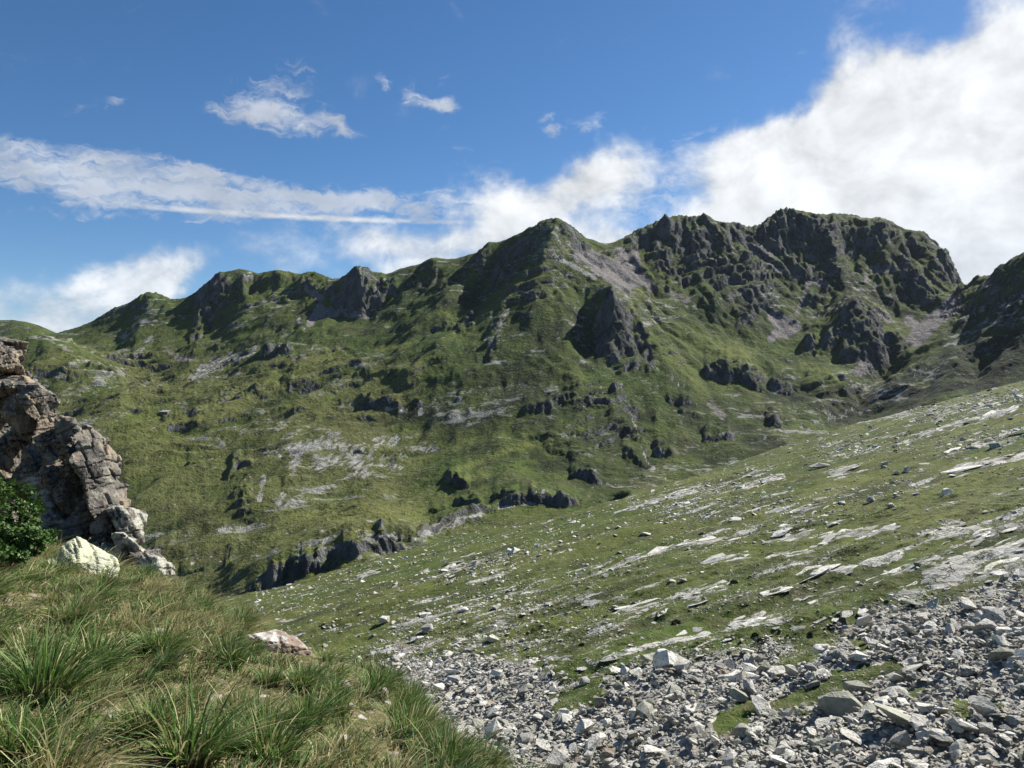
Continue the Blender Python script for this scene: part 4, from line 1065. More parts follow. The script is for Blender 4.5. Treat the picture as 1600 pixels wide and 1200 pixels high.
ZONES = [
    (lambda x, y: y > 1150 and x > 1300, 'in lower right corner talus'),
    (lambda x, y: y > 1150 and x > 1050, 'in talus under grassy hollow'),
    (lambda x, y: y > 1130 and x <= 1050, 'in talus beside grass bank'),
    (lambda x, y: y > 1085 and x > 1440, 'around small talus grass tuft'),
    (lambda x, y: y > 1085 and x > 1180, 'in talus below turf strip'),
    (lambda x, y: y > 1085, 'in talus below turf edge'),
    (lambda x, y: y > 1030 and x > 1400, 'right of green turf strip'),
    (lambda x, y: y > 1030 and x > 1140, 'left of green turf strip'),
    (lambda x, y: y > 1030 and x > 880, 'where talus meets pale slabs'),
    (lambda x, y: y > 1000 and x <= 880, 'on upper talus by bank'),
    (lambda x, y: y > 960 and x > 1250, 'under the big bedrock slab'),
    (lambda x, y: y > 900, 'on turf above the talus'),
    (lambda x, y: True, 'high on the turf slope')]


def zone(x, y):
    return next(s for f, s in ZONES if f(x, y))


def size_word(px_):
    return 'huge' if px_ > 60 else 'large' if px_ > 34 else 'medium' if px_ > 22 else 'small'


single_mesh = {}


def put_boulder(pos, rot, scl, ti, si, k, label, group=None):
    key = (ti, si, k)
    if key not in single_mesh:
        single_mesh[key] = SRC.objects['stone_source_%03d' % src_index[key]].data
    o = add_obj('boulder', single_mesh[key], None, label=label, category='boulder')
    if group:
        o['group'] = group
    o.location = pos; o.rotation_euler = rot; o.scale = scl
    return o


by_label = {}
for j in SINGLE:
    lab = '%s %s %s %s' % (size_word(spx_[j]), TONE_NAMES[tone_[j]], SHAPES[shp[j]][0], zone(apx[ii][j], apy[ii][j]))
    by_label.setdefault(lab, []).append(j)
NTH = ['leftmost', '2nd', '3rd'] + ['%dth' % k for k in range(4, 60)]
for lab, js in by_label.items():
    js.sort(key=lambda j: apx[ii][j])
    for k, j in enumerate(js):
        full = lab
        if len(js) == 2:
            full += (', left of two', ', right of two')[k]
        elif len(js) > 2:
            full += ', leftmost of %d' % len(js) if k == 0 else ', rightmost of %d' % len(js) if k == len(js) - 1 else ', %s of %d from left' % (NTH[k], len(js))
        s = size[ii][j]
        put_boulder(PPos[j], rots[j], (s, s * rng.uniform(0.9, 1.15), s * rng.uniform(0.65, 0.95)), tone_[j], shp[j], var[j], full, 'boulders ' + zone(apx[ii][j], apy[ii][j]))

# boulders one would point at
LAND = [   # x, y of the centre, width px, shape, variant, tone, tilt (x, y), yaw, height factor, label
    (1040, 1046, 42, 1, 0, 0, (-.2, -.1), .4, 1.2, 'pale front boulder of the leaning pair on the turf above the talus'),
    (1066, 1044, 44, 2, 1, 1, (.1, -.2), 1.2, 1.3, 'grey rear boulder of the leaning pair on the turf above the talus'),
    (925, 944, 34, 3, 0, 0, (0, -.1), .2, .8, 'long white boulder lying alone on turf above the slabs'),
    (1345, 1030, 30, 4, 1, 0, (0, 0), .6, 1.0, 'rounded pale boulder in the talus above the turf strip'),
    (1490, 994, 26, 4, 2, 0, (0, 0), .9, 1.1, 'pale cube-like boulder at the top edge of the right talus'),
    (1513, 989, 26, 1, 3, 1, (.1, 0), .2, 1.1, 'grey block beside the pale cube-like boulder on the right talus edge'),
    (1312, 1112, 64, 1, 1, 2, (.15, .1), .15, .9, 'big dark-fronted slab block at the foot of the turf strip'),
    (1456, 1112, 46, 0, 2, 0, (-.25, .15), -.2, 1.2, 'bright white slab tilted towards the viewer in the right talus'),
    (1412, 1135, 88, 0, 0, 2, (-.15, .35), -.5, 1.3, 'longest lichen-streaked slab sloping through the right talus'),
    (1545, 1118, 58, 3, 2, 1, (0, .45), -.5, 1.2, 'long grey block leaning beside the grass tuft in the talus'),
    (1505, 1142, 56, 0, 3, 0, (-.3, .3), -.3, 1.2, 'broad pale slab below the long leaning grey block'),
    (1542, 1146, 30, 1, 2, 1, (0, 0), .3, 1.1, 'dark grey stub between slabs in the right talus'),
    (1162, 1150, 36, 1, 0, 2, (0, 0), .1, .9, 'square greenish block near the small grass hollow'),
    (930, 1168, 44, 3, 3, 0, (.3, -.2), .9, 1.4, 'upright pale block standing in the lower talus'),
    (952, 1186, 28, 1, 2, 3, (0, .1), .4, 1.1, 'yellow-stained block at the bottom of the talus'),
    (1148, 1066, 34, 4, 0, 0, (0, 0), 0, 1.1, 'fat pale boulder at the top of the middle talus'),
    (1177, 1064, 30, 2, 2, 0, (.4, .5), .7, 1.5, 'pointed leaning slab beside the fat pale boulder'),
    (1194, 1055, 24, 1, 3, 2, (.2, .2), .3, 1.4, 'greenish upright stone above the fat pale boulder'),
    (1418, 1061, 42, 2, 0, 2, (.1, 0), 0, .9, 'flat-topped lichen boulder at the right tip of the turf strip'),
    (1478, 772, 20, 1, 1, 0, (0, 0), .5, 1.0, 'two-toned boulder alone on the high open turf'),
    (1555, 698, 28, 2, 3, 1, (0, 0), .3, .9, 'large dark boulder on the upper slope near the skyline'),
    (1418, 736, 14, 4, 2, 1, (0, 0), .3, 1.0, 'round dark boulder in the stony band of the upper slope'),
    (1402, 741, 12, 2, 1, 0, (.3, .3), .3, 1.2, 'pale pointed stone next to the round dark boulder'),
    (1280, 730, 36, 3, 1, 1, (0, -.15), .15, .7, 'long dark ledge block on the upper turf slope'),
    (1434, 884, 15, 2, 2, 2, (.5, .4), .6, 1.9, 'upright pointed stone standing on turf beside the big slab'),
    (1391, 792, 13, 1, 3, 0, (0, 0), .3, .9, 'small white block on the open turf below the stony band'),
    (1360, 784, 16, 1, 0, 1, (0, 0), .7, 1.0, 'dark boulder heading the cluster on the middle turf'),
    (770, 1003, 22, 2, 0, 0, (.1, 0), .2, 1.1, 'white-topped boulder with dark side above the talus tongue'),
    (668, 983, 26, 2, 3, 1, (.2, 0), .9, 1.0, 'grey split boulder on turf left of the talus tongue'),
    (602, 973, 20, 1, 2, 0, (0, 0), .3, .8, 'pale boulder on turf just beyond the grass bank'),
    (664, 962, 20, 0, 1, 0, (0, 0), .3, 1.2, 'flat pale stone on turf beyond the grass bank'),
    (650, 998, 24, 3, 2, 0, (0, -.2), .4, .8, 'long pale stone on turf at the bank edge'),
    (912, 1068, 19, 4, 3, 1, (0, 0), .2, .9, 'lone round dark boulder on turf beside the talus'),
    (1068, 908, 12, 2, 1, 1, (.2, 0), .2, 1.1, 'slate-blue shaded boulder on the grassy ledge'),
    (712, 1064, 26, 2, 2, 1, (.3, .2), .4, 1.2, 'dark upright block at the left head of the talus'),
    (690, 1078, 36, 3, 1, 0, (.1, .4), .9, 1.0, 'long pale leaning block at the left head of the talus'),
    (1285, 1166, 40, 0, 1, 2, (-.3, 0), .2, 1.6, 'greenish squared slab near the bottom of the talus'),
    (1225, 1180, 30, 1, 1, 0, (0, 0), .2, 1.0, 'pale squared block at the bottom edge of the talus'),
]
for (px, py, wd, si, k, ti, tilt, yaw, hf, lab) in LAND:
    Y = meadow_ray(px, py + 2)
    x = (px - 800) / F * Y
    s = wd / F * Y * 1.12
    z = float(slope_height(np.float32([x]), np.float32([Y]))[0])
    put_boulder((x, Y, z + SHAPES[si][1][2] * s * 0.28 * hf), (tilt[0], tilt[1], yaw), (s, s, s * hf), ti, si, k, lab)

# ------------------------------------------------------------------ distant hill and hut
dpx = np.linspace(-200, 260, 150).astype(np.float32)
dtop = np.interp(dpx, [-200, -60, 0, 20, 40, 60, 80, 97, 130, 180, 260], [508, 502, 500, 499, 502, 508, 517, 525, 545, 570, 600])
dl = np.linspace(-1, 1, 90).astype(np.float32)
DYm = 1500 + dl[:, None] * 330 * np.ones((1, 150), np.float32)
DXm = (dpx[None] - 800) / F * DYm
DZ = (600 - dtop[None]) / F * 1500 - 330 * 0.52 * np.abs(dl[:, None]) ** 1.15 + fbm2(DXm / 90, DYm / 90, 5) * 12 * (0.25 + np.abs(dl[:, None]))
me = grid_mesh('distant_hill', np.stack([DXm, DYm, DZ], -1))
z0 = np.zeros_like(DZ)
dpale = np.clip(fbm2(DXm / 60 + 3, DYm / 60, 3) * 1.2, 0, 0.7)
put_color(me, 'cover', np.stack([dpale, z0, z0, z0 + 1], -1)); put_color(me, 'turf', np.stack([z0, z0 + .3, z0 + .5, z0 + 1], -1))
add_obj('distant_hill', me, FAR_MAT, kind='structure', label='far rounded grassy hill behind the left valley')


def bm_box(bm, x0, x1, y0, y1, z0_, z1):
    vs = [bm.verts.new(c) for c in ((x0, y0, z0_), (x1, y0, z0_), (x1, y1, z0_), (x0, y1, z0_), (x0, y0, z1), (x1, y0, z1), (x1, y1, z1), (x0, y1, z1))]
    for f in ((0, 3, 2, 1), (4, 5, 6, 7), (0, 1, 5, 4), (1, 2, 6, 5), (2, 3, 7, 6), (3, 0, 4, 7)):
        bm.faces.new([vs[i] for i in f])
    return vs


def bm_mesh(name, bm):
    bmesh.ops.recalc_face_normals(bm, faces=bm.faces)
    m = bpy.data.meshes.new(name); bm.to_mesh(m); bm.free()
    return m


def plain(name, col, rough=0.85):
    m, t = material(name)
    p = t.n('ShaderNodeTexCoord').outputs['Object']
    n = t.noise(p, 3.0, 4, 0.65)
    t.bsdf(t.mix(t.ss(n, 0.3, 0.7), tuple(c * 0.75 for c in col), tuple(c * 1.2 for c in col)), rough, t.bump(n, 0.4, 0.05))
    return m


hy = float(np.exp(locate(257, 657)))
cix = int(round((257 - PX0) / (PX1 - PX0) * (NCF - 1)))
rowi = int(np.argmin(np.abs(fy[:, cix] - hy)))
hx, hyy, hz = [float(v) for v in FP[rowi, cix]]
hut = bpy.data.objects.new('stone_hut', None); COL.objects.link(hut)
hut.location = (hx, hyy, hz - 0.4); hut.rotation_euler = (0, 0, R(-12))
hut['label'] = 'tiny stone hut with pale sheet roof on the far grassy shelf'; hut['category'] = 'hut'
stone_w, sheet, dark_wood = plain('hut_stone', (0.16, 0.13, 0.115)), plain('hut_sheet_roof', (0.30, 0.30, 0.31), 0.5), plain('hut_door_wood', (0.05, 0.04, 0.035))
bm = bmesh.new(); vs = bm_box(bm, -3.6, 3.6, -1.8, 1.8, 0, 2.3); wall = add_obj('wall', bm_mesh('wall', bm), stone_w, hut)
bm = bmesh.new()
vs = bm_box(bm, -3.9, 3.9, -2.1, 2.2, 2.31, 2.5)
for v in vs:
    v.co.z += (v.co.y + 2.1) * 0.24
add_obj('roof', bm_mesh('roof', bm), sheet, hut)
bm = bmesh.new(); bm_box(bm, -0.9, 0.1, -1.86, -1.80, 0.1, 1.9); add_obj('door', bm_mesh('door', bm), dark_wood, hut)
bm = bmesh.new(); bm_box(bm, 1.4, 2.2, -1.86, -1.80, 1.0, 1.7); add_obj('window', bm_mesh('window', bm), dark_wood, hut)

# ------------------------------------------------------------------ the grassy bank at the camera's feet
BANK = [(0, 1200, 2.9), (-300, 1200, 2.8), (400, 1200, 3.3), (760, 1212, 4.6), (600, 1200, 3.9), (0, 1050, 4.0), (200, 1060, 4.4), (400, 1080, 4.6), (600, 1115, 5.2), (700, 1182, 5.2), (0, 960, 5.1), (200, 965, 5.8), (350, 998, 6.3), (500, 1040, 6.6), (600, 1064, 7.0), (640, 1106, 6.6),
        (0, 890, 6.5), (-250, 880, 6.0), (180, 925, 6.8), (300, 938, 8.0), (380, 978, 8.0), (270, 925, 9.0), (100, 880, 8.5), (0, 850, 9.2), (-200, 800, 9.0), (200, 922, 9.6), (60, 850, 10.5), (-150, 800, 11)]
BP = [at(*b) for b in BANK] + [(0.0, 2.0, -1.5), (-2.0, 1.2, -1.25), (1.2, 1.6, -1.7), (1.1, 3.2, -2.1), (2.6, 2.2, -2.9), (1.0, 5.2, -3.6), (0.2, 7.0, -4.2), (-0.8, 8.8, -4.3), (-2.2, 10.0, -4.2), (-4.0, 12.0, -4.6), (-7, 14.5, -4.5), (3.0, 5.0, -5.2), (2.5, 8.0, -6.4), (0.5, 11.0, -7.0), (-3, 14, -7.0), (5, 3, -5.6),
        (6, 8, -9), (4, 13, -11), (0, 17, -12), (-6, 19, -11), (9, 3, -9), (9, 14, -13), (6, 22, -17), (-10, 22, -12), (-10, 4, 0.9), (-10, 9, 0.3), (-8, 1, 0.5), (-10, 15, -3)]
BP = np.array(BP)


def rbf3_fit(Q, c=0.35, sm=0.01):
    d = np.sqrt(((Q[:, None, :2] - Q[None, :, :2]) ** 2).sum(-1) + c * c)
    n = len(Q); A = np.zeros((n + 3, n + 3)); A[:n, :n] = d - sm * np.eye(n)
    Pm = np.concatenate([np.ones((n, 1)), Q[:, :2]], 1); A[:n, n:] = Pm; A[n:, :n] = Pm.T
    return np.linalg.solve(A, np.concatenate([Q[:, 2], np.zeros(3)]))


bsol = rbf3_fit(BP)


def bank_z(x, y):
    x = np.asarray(x, np.float32); y = np.asarray(y, np.float32)
    z = bsol[-3] + bsol[-2] * x + bsol[-1] * y
    for k in range(len(BP)):
        z = z + bsol[k] * np.sqrt((x - BP[k, 0]) ** 2 + (y - BP[k, 1]) ** 2 + 0.35 ** 2)
    return (z + fbm2(x / 0.9 + 3, y / 0.9, 4) * 0.10 + fbm2(x / 0.12, y / 0.12, 3) * 0.02).astype(np.float32)


def bank_hit(px, py):
    ys = np.linspace(2.0, 13.0, 900).astype(np.float32)
    zz = bank_z((px - 800) / F * ys, ys)
    h = np.nonzero(600 - zz / ys * F <= py)[0]
    if not len(h):
        return None
    Y = float(ys[h[0]])
    return (px - 800) / F * Y, Y, float(zz[h[0]])


bx_ = np.linspace(-10, 7, 300); by_ = 0.7 + (np.linspace(0, 1, 300) ** 1.5) * 21
BXg, BYg = np.meshgrid(bx_, by_)
me = grid_mesh('grass_bank', np.stack([BXg, BYg, bank_z(BXg, BYg)], -1))


def bank_material():
    m, t = material('dry_turf_soil')
    pos = t.n('ShaderNodeNewGeometry').outputs['Position']
    a = t.noise(pos, 1.3, 4, 0.6); b = t.noise(pos, 7.0, 5, 0.7); c = t.noise(t.v('MULTIPLY', pos, (1, 0.35, 1)), 60.0, 3, 0.7)
    col = t.mix(t.ss(a, 0.35, 0.65), (0.085, 0.080, 0.036), (0.055, 0.068, 0.020))
    col = t.mix(t.ss(b, 0.5, 0.7), col, (0.24, 0.175, 0.115))
    col = t.mix(t.m('MULTIPLY', t.ss(c, 0.5, 0.7), 0.7), col, (0.34, 0.27, 0.15))
    col = t.mix(t.ss(t.voro(pos, 16.0, out='Color'), 0.83, 0.9), col, (0.36, 0.33, 0.30))
    t.bsdf(col, 0.95, t.bump(t.m('ADD', b, t.m('MULTIPLY', c, 0.4)), 0.8, 0.06), 0.1)
    return m


add_obj('bank', me, bank_material(), kind='structure', label='dry grassy bank sloping down from the viewpoint')

# ------------------------------------------------------------------ grass
def blade_material():
    m, t = material('grass_blades')
    a = t.n('ShaderNodeSeparateColor'); t.set(a.inputs[0], t.attr('tint'))
    dry, along, rnd = a.outputs
    orand = t.n('ShaderNodeObjectInfo').outputs['Random']
    green = t.mix(rnd, (0.042, 0.105, 0.018), (0.130, 0.225, 0.050))
    green = t.mix(t.m('MULTIPLY', t.ss(orand, 0.5, 1.0), 0.5), green, (0.060, 0.105, 0.050))
    straw = t.mix(rnd, (0.30, 0.24, 0.10), (0.56, 0.49, 0.27))
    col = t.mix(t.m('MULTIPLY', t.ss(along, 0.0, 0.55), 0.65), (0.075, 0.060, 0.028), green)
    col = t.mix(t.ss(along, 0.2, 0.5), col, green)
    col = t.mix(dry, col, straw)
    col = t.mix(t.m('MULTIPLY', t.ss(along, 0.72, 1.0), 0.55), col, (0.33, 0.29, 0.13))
    t.bsdf(col, 0.6, None, 0.25, translucent=0.28)
    return m


BLADE = blade_material()


def tussock(name, seed, nb, L0, L1, rad, dryp, lean, bend, wd=0.0042):
    r = np.random.default_rng(seed)
    ang = r.uniform(0, 6.283, nb); rr = rad * np.sqrt(r.random(nb))
    b = np.stack([np.cos(ang) * rr, np.sin(ang) * rr, np.full(nb, -0.02)], 1)
    out = np.stack([np.cos(ang), np.sin(ang), np.zeros(nb)], 1) * r.uniform(0.1, 1.0, (nb, 1)) + r.normal(0, 0.25, (nb, 3)) * [1, 1, 0]
    out[:, 0] += lean[0]; out[:, 1] += lean[1]
    L = r.uniform(L0, L1, nb) * (1 - 0.35 * rr / rad)
    bn = bend * r.uniform(0.5, 1.6, nb)
    ts = np.array([0, 0.3, 0.58, 0.82, 1.0])
    side = np.stack([-out[:, 1], out[:, 0], np.zeros(nb)], 1); side /= np.linalg.norm(side, axis=1, keepdims=True) + 1e-6
    side = side * 0.8 + r.normal(0, 0.4, (nb, 3)); side /= np.linalg.norm(side, axis=1, keepdims=True)
    V = []; TN = []
    isdry = (r.random(nb) < dryp) * r.uniform(0.7, 1.0, nb); rv = r.random(nb)
    w0 = wd * r.uniform(0.7, 1.3, nb)
    for k, t in enumerate(ts):
        c = b + out * (L * (0.28 * t + bn * t * t))[:, None]
        c[:, 2] += L * (t - 0.42 * bn * t * t * 1.3)
        wk = w0 * (1 - t) ** 0.7
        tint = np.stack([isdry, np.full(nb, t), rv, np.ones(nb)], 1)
        if k < 4:
            V += [c - side * wk[:, None], c + side * wk[:, None]]; TN += [tint, tint]
        else:
            V += [c]; TN += [tint]
    V = np.stack(V, 1); TN = np.stack(TN, 1)           # nb, 9, .
    base = (np.arange(nb) * 9)[:, None]
    T = []
    for k in range(3):
        T += [[2 * k, 2 * k + 1, 2 * k + 3], [2 * k, 2 * k + 3, 2 * k + 2]]
    T += [[6, 7, 8]]
    T = (base[:, :, None] + np.array(T)[None]).reshape(-1, 3)
    m = tri_mesh(name, V.reshape(-1, 3), T, True)
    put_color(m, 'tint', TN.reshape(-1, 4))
    m.materials.append(BLADE)
    return m


GR = bpy.data.collections.new('grass_sources')
kinds = []
for k in range(7):
    kinds.append(('green', tussock('tussock', 500 + k, 260, 0.14, 0.36, 0.075, 0.17, (0.22, -0.05), 0.50)))
for k in range(5):
    kinds.append(('straw', tussock('tussock', 600 + k, 150, 0.14, 0.38, 0.09, 0.82, (0.34, -0.1), 0.62, 0.0030)))
for k in range(5):
    kinds.append(('short', tussock('tussock', 700 + k, 130, 0.04, 0.13, 0.12, 0.24, (0.15, 0), 0.7, 0.0034)))
for k, (kd, m) in enumerate(kinds):
    o = bpy.data.objects.new('grass_source_%03d' % k, m); GR.objects.link(o)
GREEN, STRAW, SHORT = range(0, 7), range(7, 12), range(12, 17)

BARE = [(418, 1000, 470, 1030, 26), (470, 1180, 480, 1130, 20), (590, 1110, 620, 1135, 22), (530, 1045, 545, 1075, 16), (330, 1070, 360, 1085, 22), (180, 1180, 210, 1200, 26), (420, 1090, 430, 1110, 16), (560, 1180, 600, 1190, 16), (700, 1100, 720, 1130, 14), (640, 1068, 680, 1080, 12)]
gp, grt, gs, gi_ = [], [], [], []
rr_ = random.Random(11)
NG = 5600
gxs = rng.uniform(-7.5, 1.6, NG); gys = rng.uniform(1.7, 12.5, NG)
gzs = bank_z(gxs, gys)
gpx_ = 800 + gxs / gys * F; gpy_ = 600 - gzs / gys * F
dens = fbm2(gxs / 0.55 + 9, gys / 0.55, 3)
for k in range(NG):
    x, y, z, px, py = gxs[k], gys[k], gzs[k], gpx_[k], gpy_[k]
    if not (-160 < px < 900 and py < 1420) or y < 2.2:
        continue
    bare = min(seg_d(px, py, r_) / r_[4] for r_ in BARE)
    u = rr_.random()
    strawy = px < 360 and py < 1010
    if bare < 1.35:
        if u < 0.05:
            c = rr_.choice(SHORT); s = rr_.uniform(0.4, 0.9)
        else:
            continue
    elif dens[k] > 0.10 and u < 0.42:
        c = rr_.choice(STRAW if rr_.random() < (0.66 if strawy else 0.26) else GREEN); s = rr_.uniform(0.65, 1.1)
    elif u < 0.12:
        c = rr_.choice(STRAW if rr_.random() < (0.75 if strawy else 0.35) else GREEN); s = rr_.uniform(0.45, 0.8)
    elif u < 0.80:
        c = rr_.choice(SHORT); s = rr_.uniform(0.7, 1.6)
    else:
        continue
    gp.append((x, y, z)); grt.append((rr_.gauss(0, .12), rr_.gauss(0, .12) + 0.1, rr_.uniform(-1.2, 1.2))); gs.append((s, s, s * rr_.uniform(.85, 1.15))); gi_.append(c)
scatter('grass', GR, np.array(gp), np.array(grt), np.array(gs), np.array(gi_), kind='stuff', label='long mixed green and straw-coloured grass covering the bank')
# the tussocks one can tell apart
TUS = [(70, 1085, 1.5, 0, 'biggest dark blue-green tussock sweeping right at the left picture edge'), (150, 1045, 1.2, 1, 'dark green tussock arching over behind the biggest blue-green one'), (35, 1180, 1.15, 2, 'green tussock in the bottom left corner'), (95, 1215, 1.3, 8, 'straw-tipped tussock at the bottom edge left of the bare soil'),
       (300, 1185, 1.35, 3, 'dense dark tussock at the bottom edge right of the bare soil'), (375, 1130, 1.0, 4, 'dark tussock above the bottom edge beside the pale stone gap'), (250, 1020, 1.1, 5, 'fine green tussock in the middle of the straw grass'), (215, 985, 1.1, 9, 'pale straw tussock below the yellow lichen boulder'), (480, 1135, 1.05, 6, 'upright dark tussock in the middle of the lower bank'),
       (585, 1085, 1.25, 0, 'tall tussock leaning right on the bank edge against the talus'), (420, 1190, 1.2, 1, 'broad tussock at the bottom edge in the middle of the bank'), (640, 1160, 1.25, 2, 'round tussock near the lower right end of the bank'), (690, 1190, 1.1, 4, 'last tussock at the bottom edge beside the talus'), (620, 1125, 0.9, 5, 'small tussock just left of the talus under the bank edge'), (545, 1190, 1.1, 10, 'straw tussock at the bottom edge between two green ones'), (310, 955, 0.95, 3, 'green tussock below the crag foot at the bank brow')]
for (px, py, s, c, lab) in TUS:
    h = bank_hit(px, min(py, 1230))
    if h is None:
        continue
    o = add_obj('grass_tussock', kinds[c][1], None, label=lab, category='grass tussock', group='tussocks on the bank')
    o.location = h; o.rotation_euler = (0, 0.12, rr_.uniform(-.4, .4)); o.scale = (s, s, s)

# short tufts between the nearer stones of the slope
nf = 9000
fy_ = np.sqrt(rng.uniform(20 ** 2, 75 ** 2, nf)).astype(np.float32); fx_ = ((rng.uniform(560, 1630, nf) - 800) / F * fy_).astype(np.float32)
fz_ = slope_height(fx_, fy_); fpx_ = 800 + fx_ / fy_ * F; fpy_ = 600 - fz_ / fy_ * F
ftm = talus_mask(fpx_, fpy_, fx_, fy_)
fk = np.nonzero((ftm < 0.45) & (rng.random(nf) < 0.35 + sstep(fbm2(fx_ / 4, fy_ / 4, 3), -0.1, 0.4)))[0]
fs = rng.uniform(1.0, 2.4, len(fk))
scatter('turf_tufts', GR, np.stack([fx_, fy_, fz_ - 0.02], 1)[fk], np.stack([0 * fs, 0 * fs, rng.uniform(0, 6.28, len(fk))], 1), np.stack([fs * 1.3, fs * 1.3, fs * 0.8], 1), rng.integers(12, 17, len(fk)), kind='stuff', label='short turf tufts growing between the stones of the slope')

# ------------------------------------------------------------------ the crag on the left, lichen boulder, shrub
def remeshed(mesh_, voxel):
    o = bpy.data.objects.new('tmp', mesh_); COL.objects.link(o)
    md = o.modifiers.new('r', 'REMESH'); md.mode = 'VOXEL'; md.voxel_size = voxel
    dg = bpy.context.evaluated_depsgraph_get()
    m = bpy.data.meshes.new_from_object(o.evaluated_get(dg))
    bpy.data.objects.remove(o)
    return m


def weather(mesh_, seed, big=0.10, small=0.035, freq=2.2, tilt=0.25):
    """joints, bedding cracks and a rough skin on a block"""
    n = len(mesh_.vertices)
    V = np.empty(n * 3, np.float32); mesh_.vertices.foreach_get('co', V); V = V.reshape(-1, 3)
    N = np.empty(n * 3, np.float32); mesh_.vertices.foreach_get('normal', N); N = N.reshape(-1, 3)
    p = V + seed * 3.7
    wv = np.stack([fbm3(p * 1.1, 2), fbm3(p * 1.1 + 9, 2), fbm3(p * 1.1 + 5, 2)], 1)
    p = p + wv * 0.16
    sb = (p[:, 2] - tilt * p[:, 0] + 0.1 * p[:, 1]) * freq * 2.6
    fb = sb - np.floor(sb)
    lay = _r3[np.floor(sb).astype(np.int32) & 255, 0]
    sj = (p[:, 0] * 0.8 + p[:, 1] * 0.6 + tilt * p[:, 2]) * freq * 1.5 + lay * 3
    fj = sj - np.floor(sj)
    blk = _r3[(np.floor(sj).astype(np.int32) * 7 + np.floor(sb).astype(np.int32) * 13) & 255, 1]
    side = 1 - np.abs(N[:, 2]) * 0.6
    d = ((lay - 0.5) * 1.1 + (blk - 0.5) * 1.2) * big * side
    d -= big * 0.9 * np.exp(-((fb - 0.5) / 0.045) ** 2) * side * (lay > 0.3)
    d -= big * 0.8 * np.exp(-((fj - 0.5) / 0.05) ** 2) * (blk > 0.35)
    d += fbm3(V * 9 + seed, 4, 0.6) * small
    V = V + N * d[:, None]
    mesh_.vertices.foreach_set('co', V.reshape(-1).astype(np.float32))
    mesh_.polygons.foreach_set('use_smooth', np.zeros(len(mesh_.polygons), bool))
    mesh_.update()
    return mesh_


def crag_material(name, pale):
    m, t = material(name)
    p = t.n('ShaderNodeNewGeometry').outputs['Position']
    a = t.noise(p, 1.6, 4, 0.6); b = t.noise(p, 5.0, 6, 0.72); c = t.noise(p, 26.0, 4, 0.72); d = t.noise(t.v('ADD', p, (5.0, 2.0, 7.0)), 6.5, 6, 0.74)
    e = t.noise(t.v('MULTIPLY', p, (1, 1, 0.35)), 2.6, 4, 0.6)
    col = t.mix(t.ss(b, 0.36, 0.64), (0.085, 0.078, 0.068), (0.205, 0.185, 0.158))
    col = t.mix(t.m('MULTIPLY', t.ss(e, 0.48, 0.62), 0.75), col, (0.31, 0.24, 0.165))
    col = t.mix(t.m('MULTIPLY', t.ss(d, 0.53, 0.63), 0.7), col, (0.37, 0.365, 0.28))
    col = t.mix(t.ss(t.m('ADD', t.m('MULTIPLY', c, 0.6), t.m('MULTIPLY', a, 0.5)), 0.58, 0.64), col, (0.035, 0.034, 0.036))
    if pale:
        col = t.mix(t.m('MULTIPLY', t.ss(b, 0.42, 0.60), pale), col, (0.50, 0.49, 0.41))
    t.bsdf(col, 0.92, t.bump(t.m('ADD', b, t.m('MULTIPLY', c, 0.5)), 0.7, 0.06), 0.12)
    return m


CRAG, CRAG_PALE = crag_material('crag_rock', 0.0), crag_material('crag_rock_pale', 0.75)
crag = bpy.data.objects.new('rock_crag', None); COL.objects.link(crag)
crag.location = at(110, 880, 10.8)
crag['label'] = 'weathered lichen-stained rock crag rising at the left edge'; crag['category'] = 'crag'


def crag_block(x0, x1, y0, y1, Y, depth, seed, mat, name='rock_block', voxel=0.03, big=0.10, shear=0.0, tilt=0.25, n=22):
    """a block that fills photo box (x0..x1, y0..y1) at distance Y"""
    k = Y / F
    dims = ((x1 - x0) * k * 1.1, depth, (y1 - y0) * k * 1.12)
    m = hull_rock(name, seed, dims, n)
    m = weather(remeshed(m, voxel), seed % 17, big, big * 0.26, 2.2, tilt)
    if shear:
        V = np.empty(len(m.vertices) * 3, np.float32); m.vertices.foreach_get('co', V); V = V.reshape(-1, 3)
        V[:, 0] += V[:, 2] * shear
        m.vertices.foreach_set('co', V.reshape(-1)); m.update()
    o = add_obj(name, m, mat, crag)
    c = Vector(at((x0 + x1) / 2, (y0 + y1) / 2, Y))
    o.location = c - crag.location
    return o


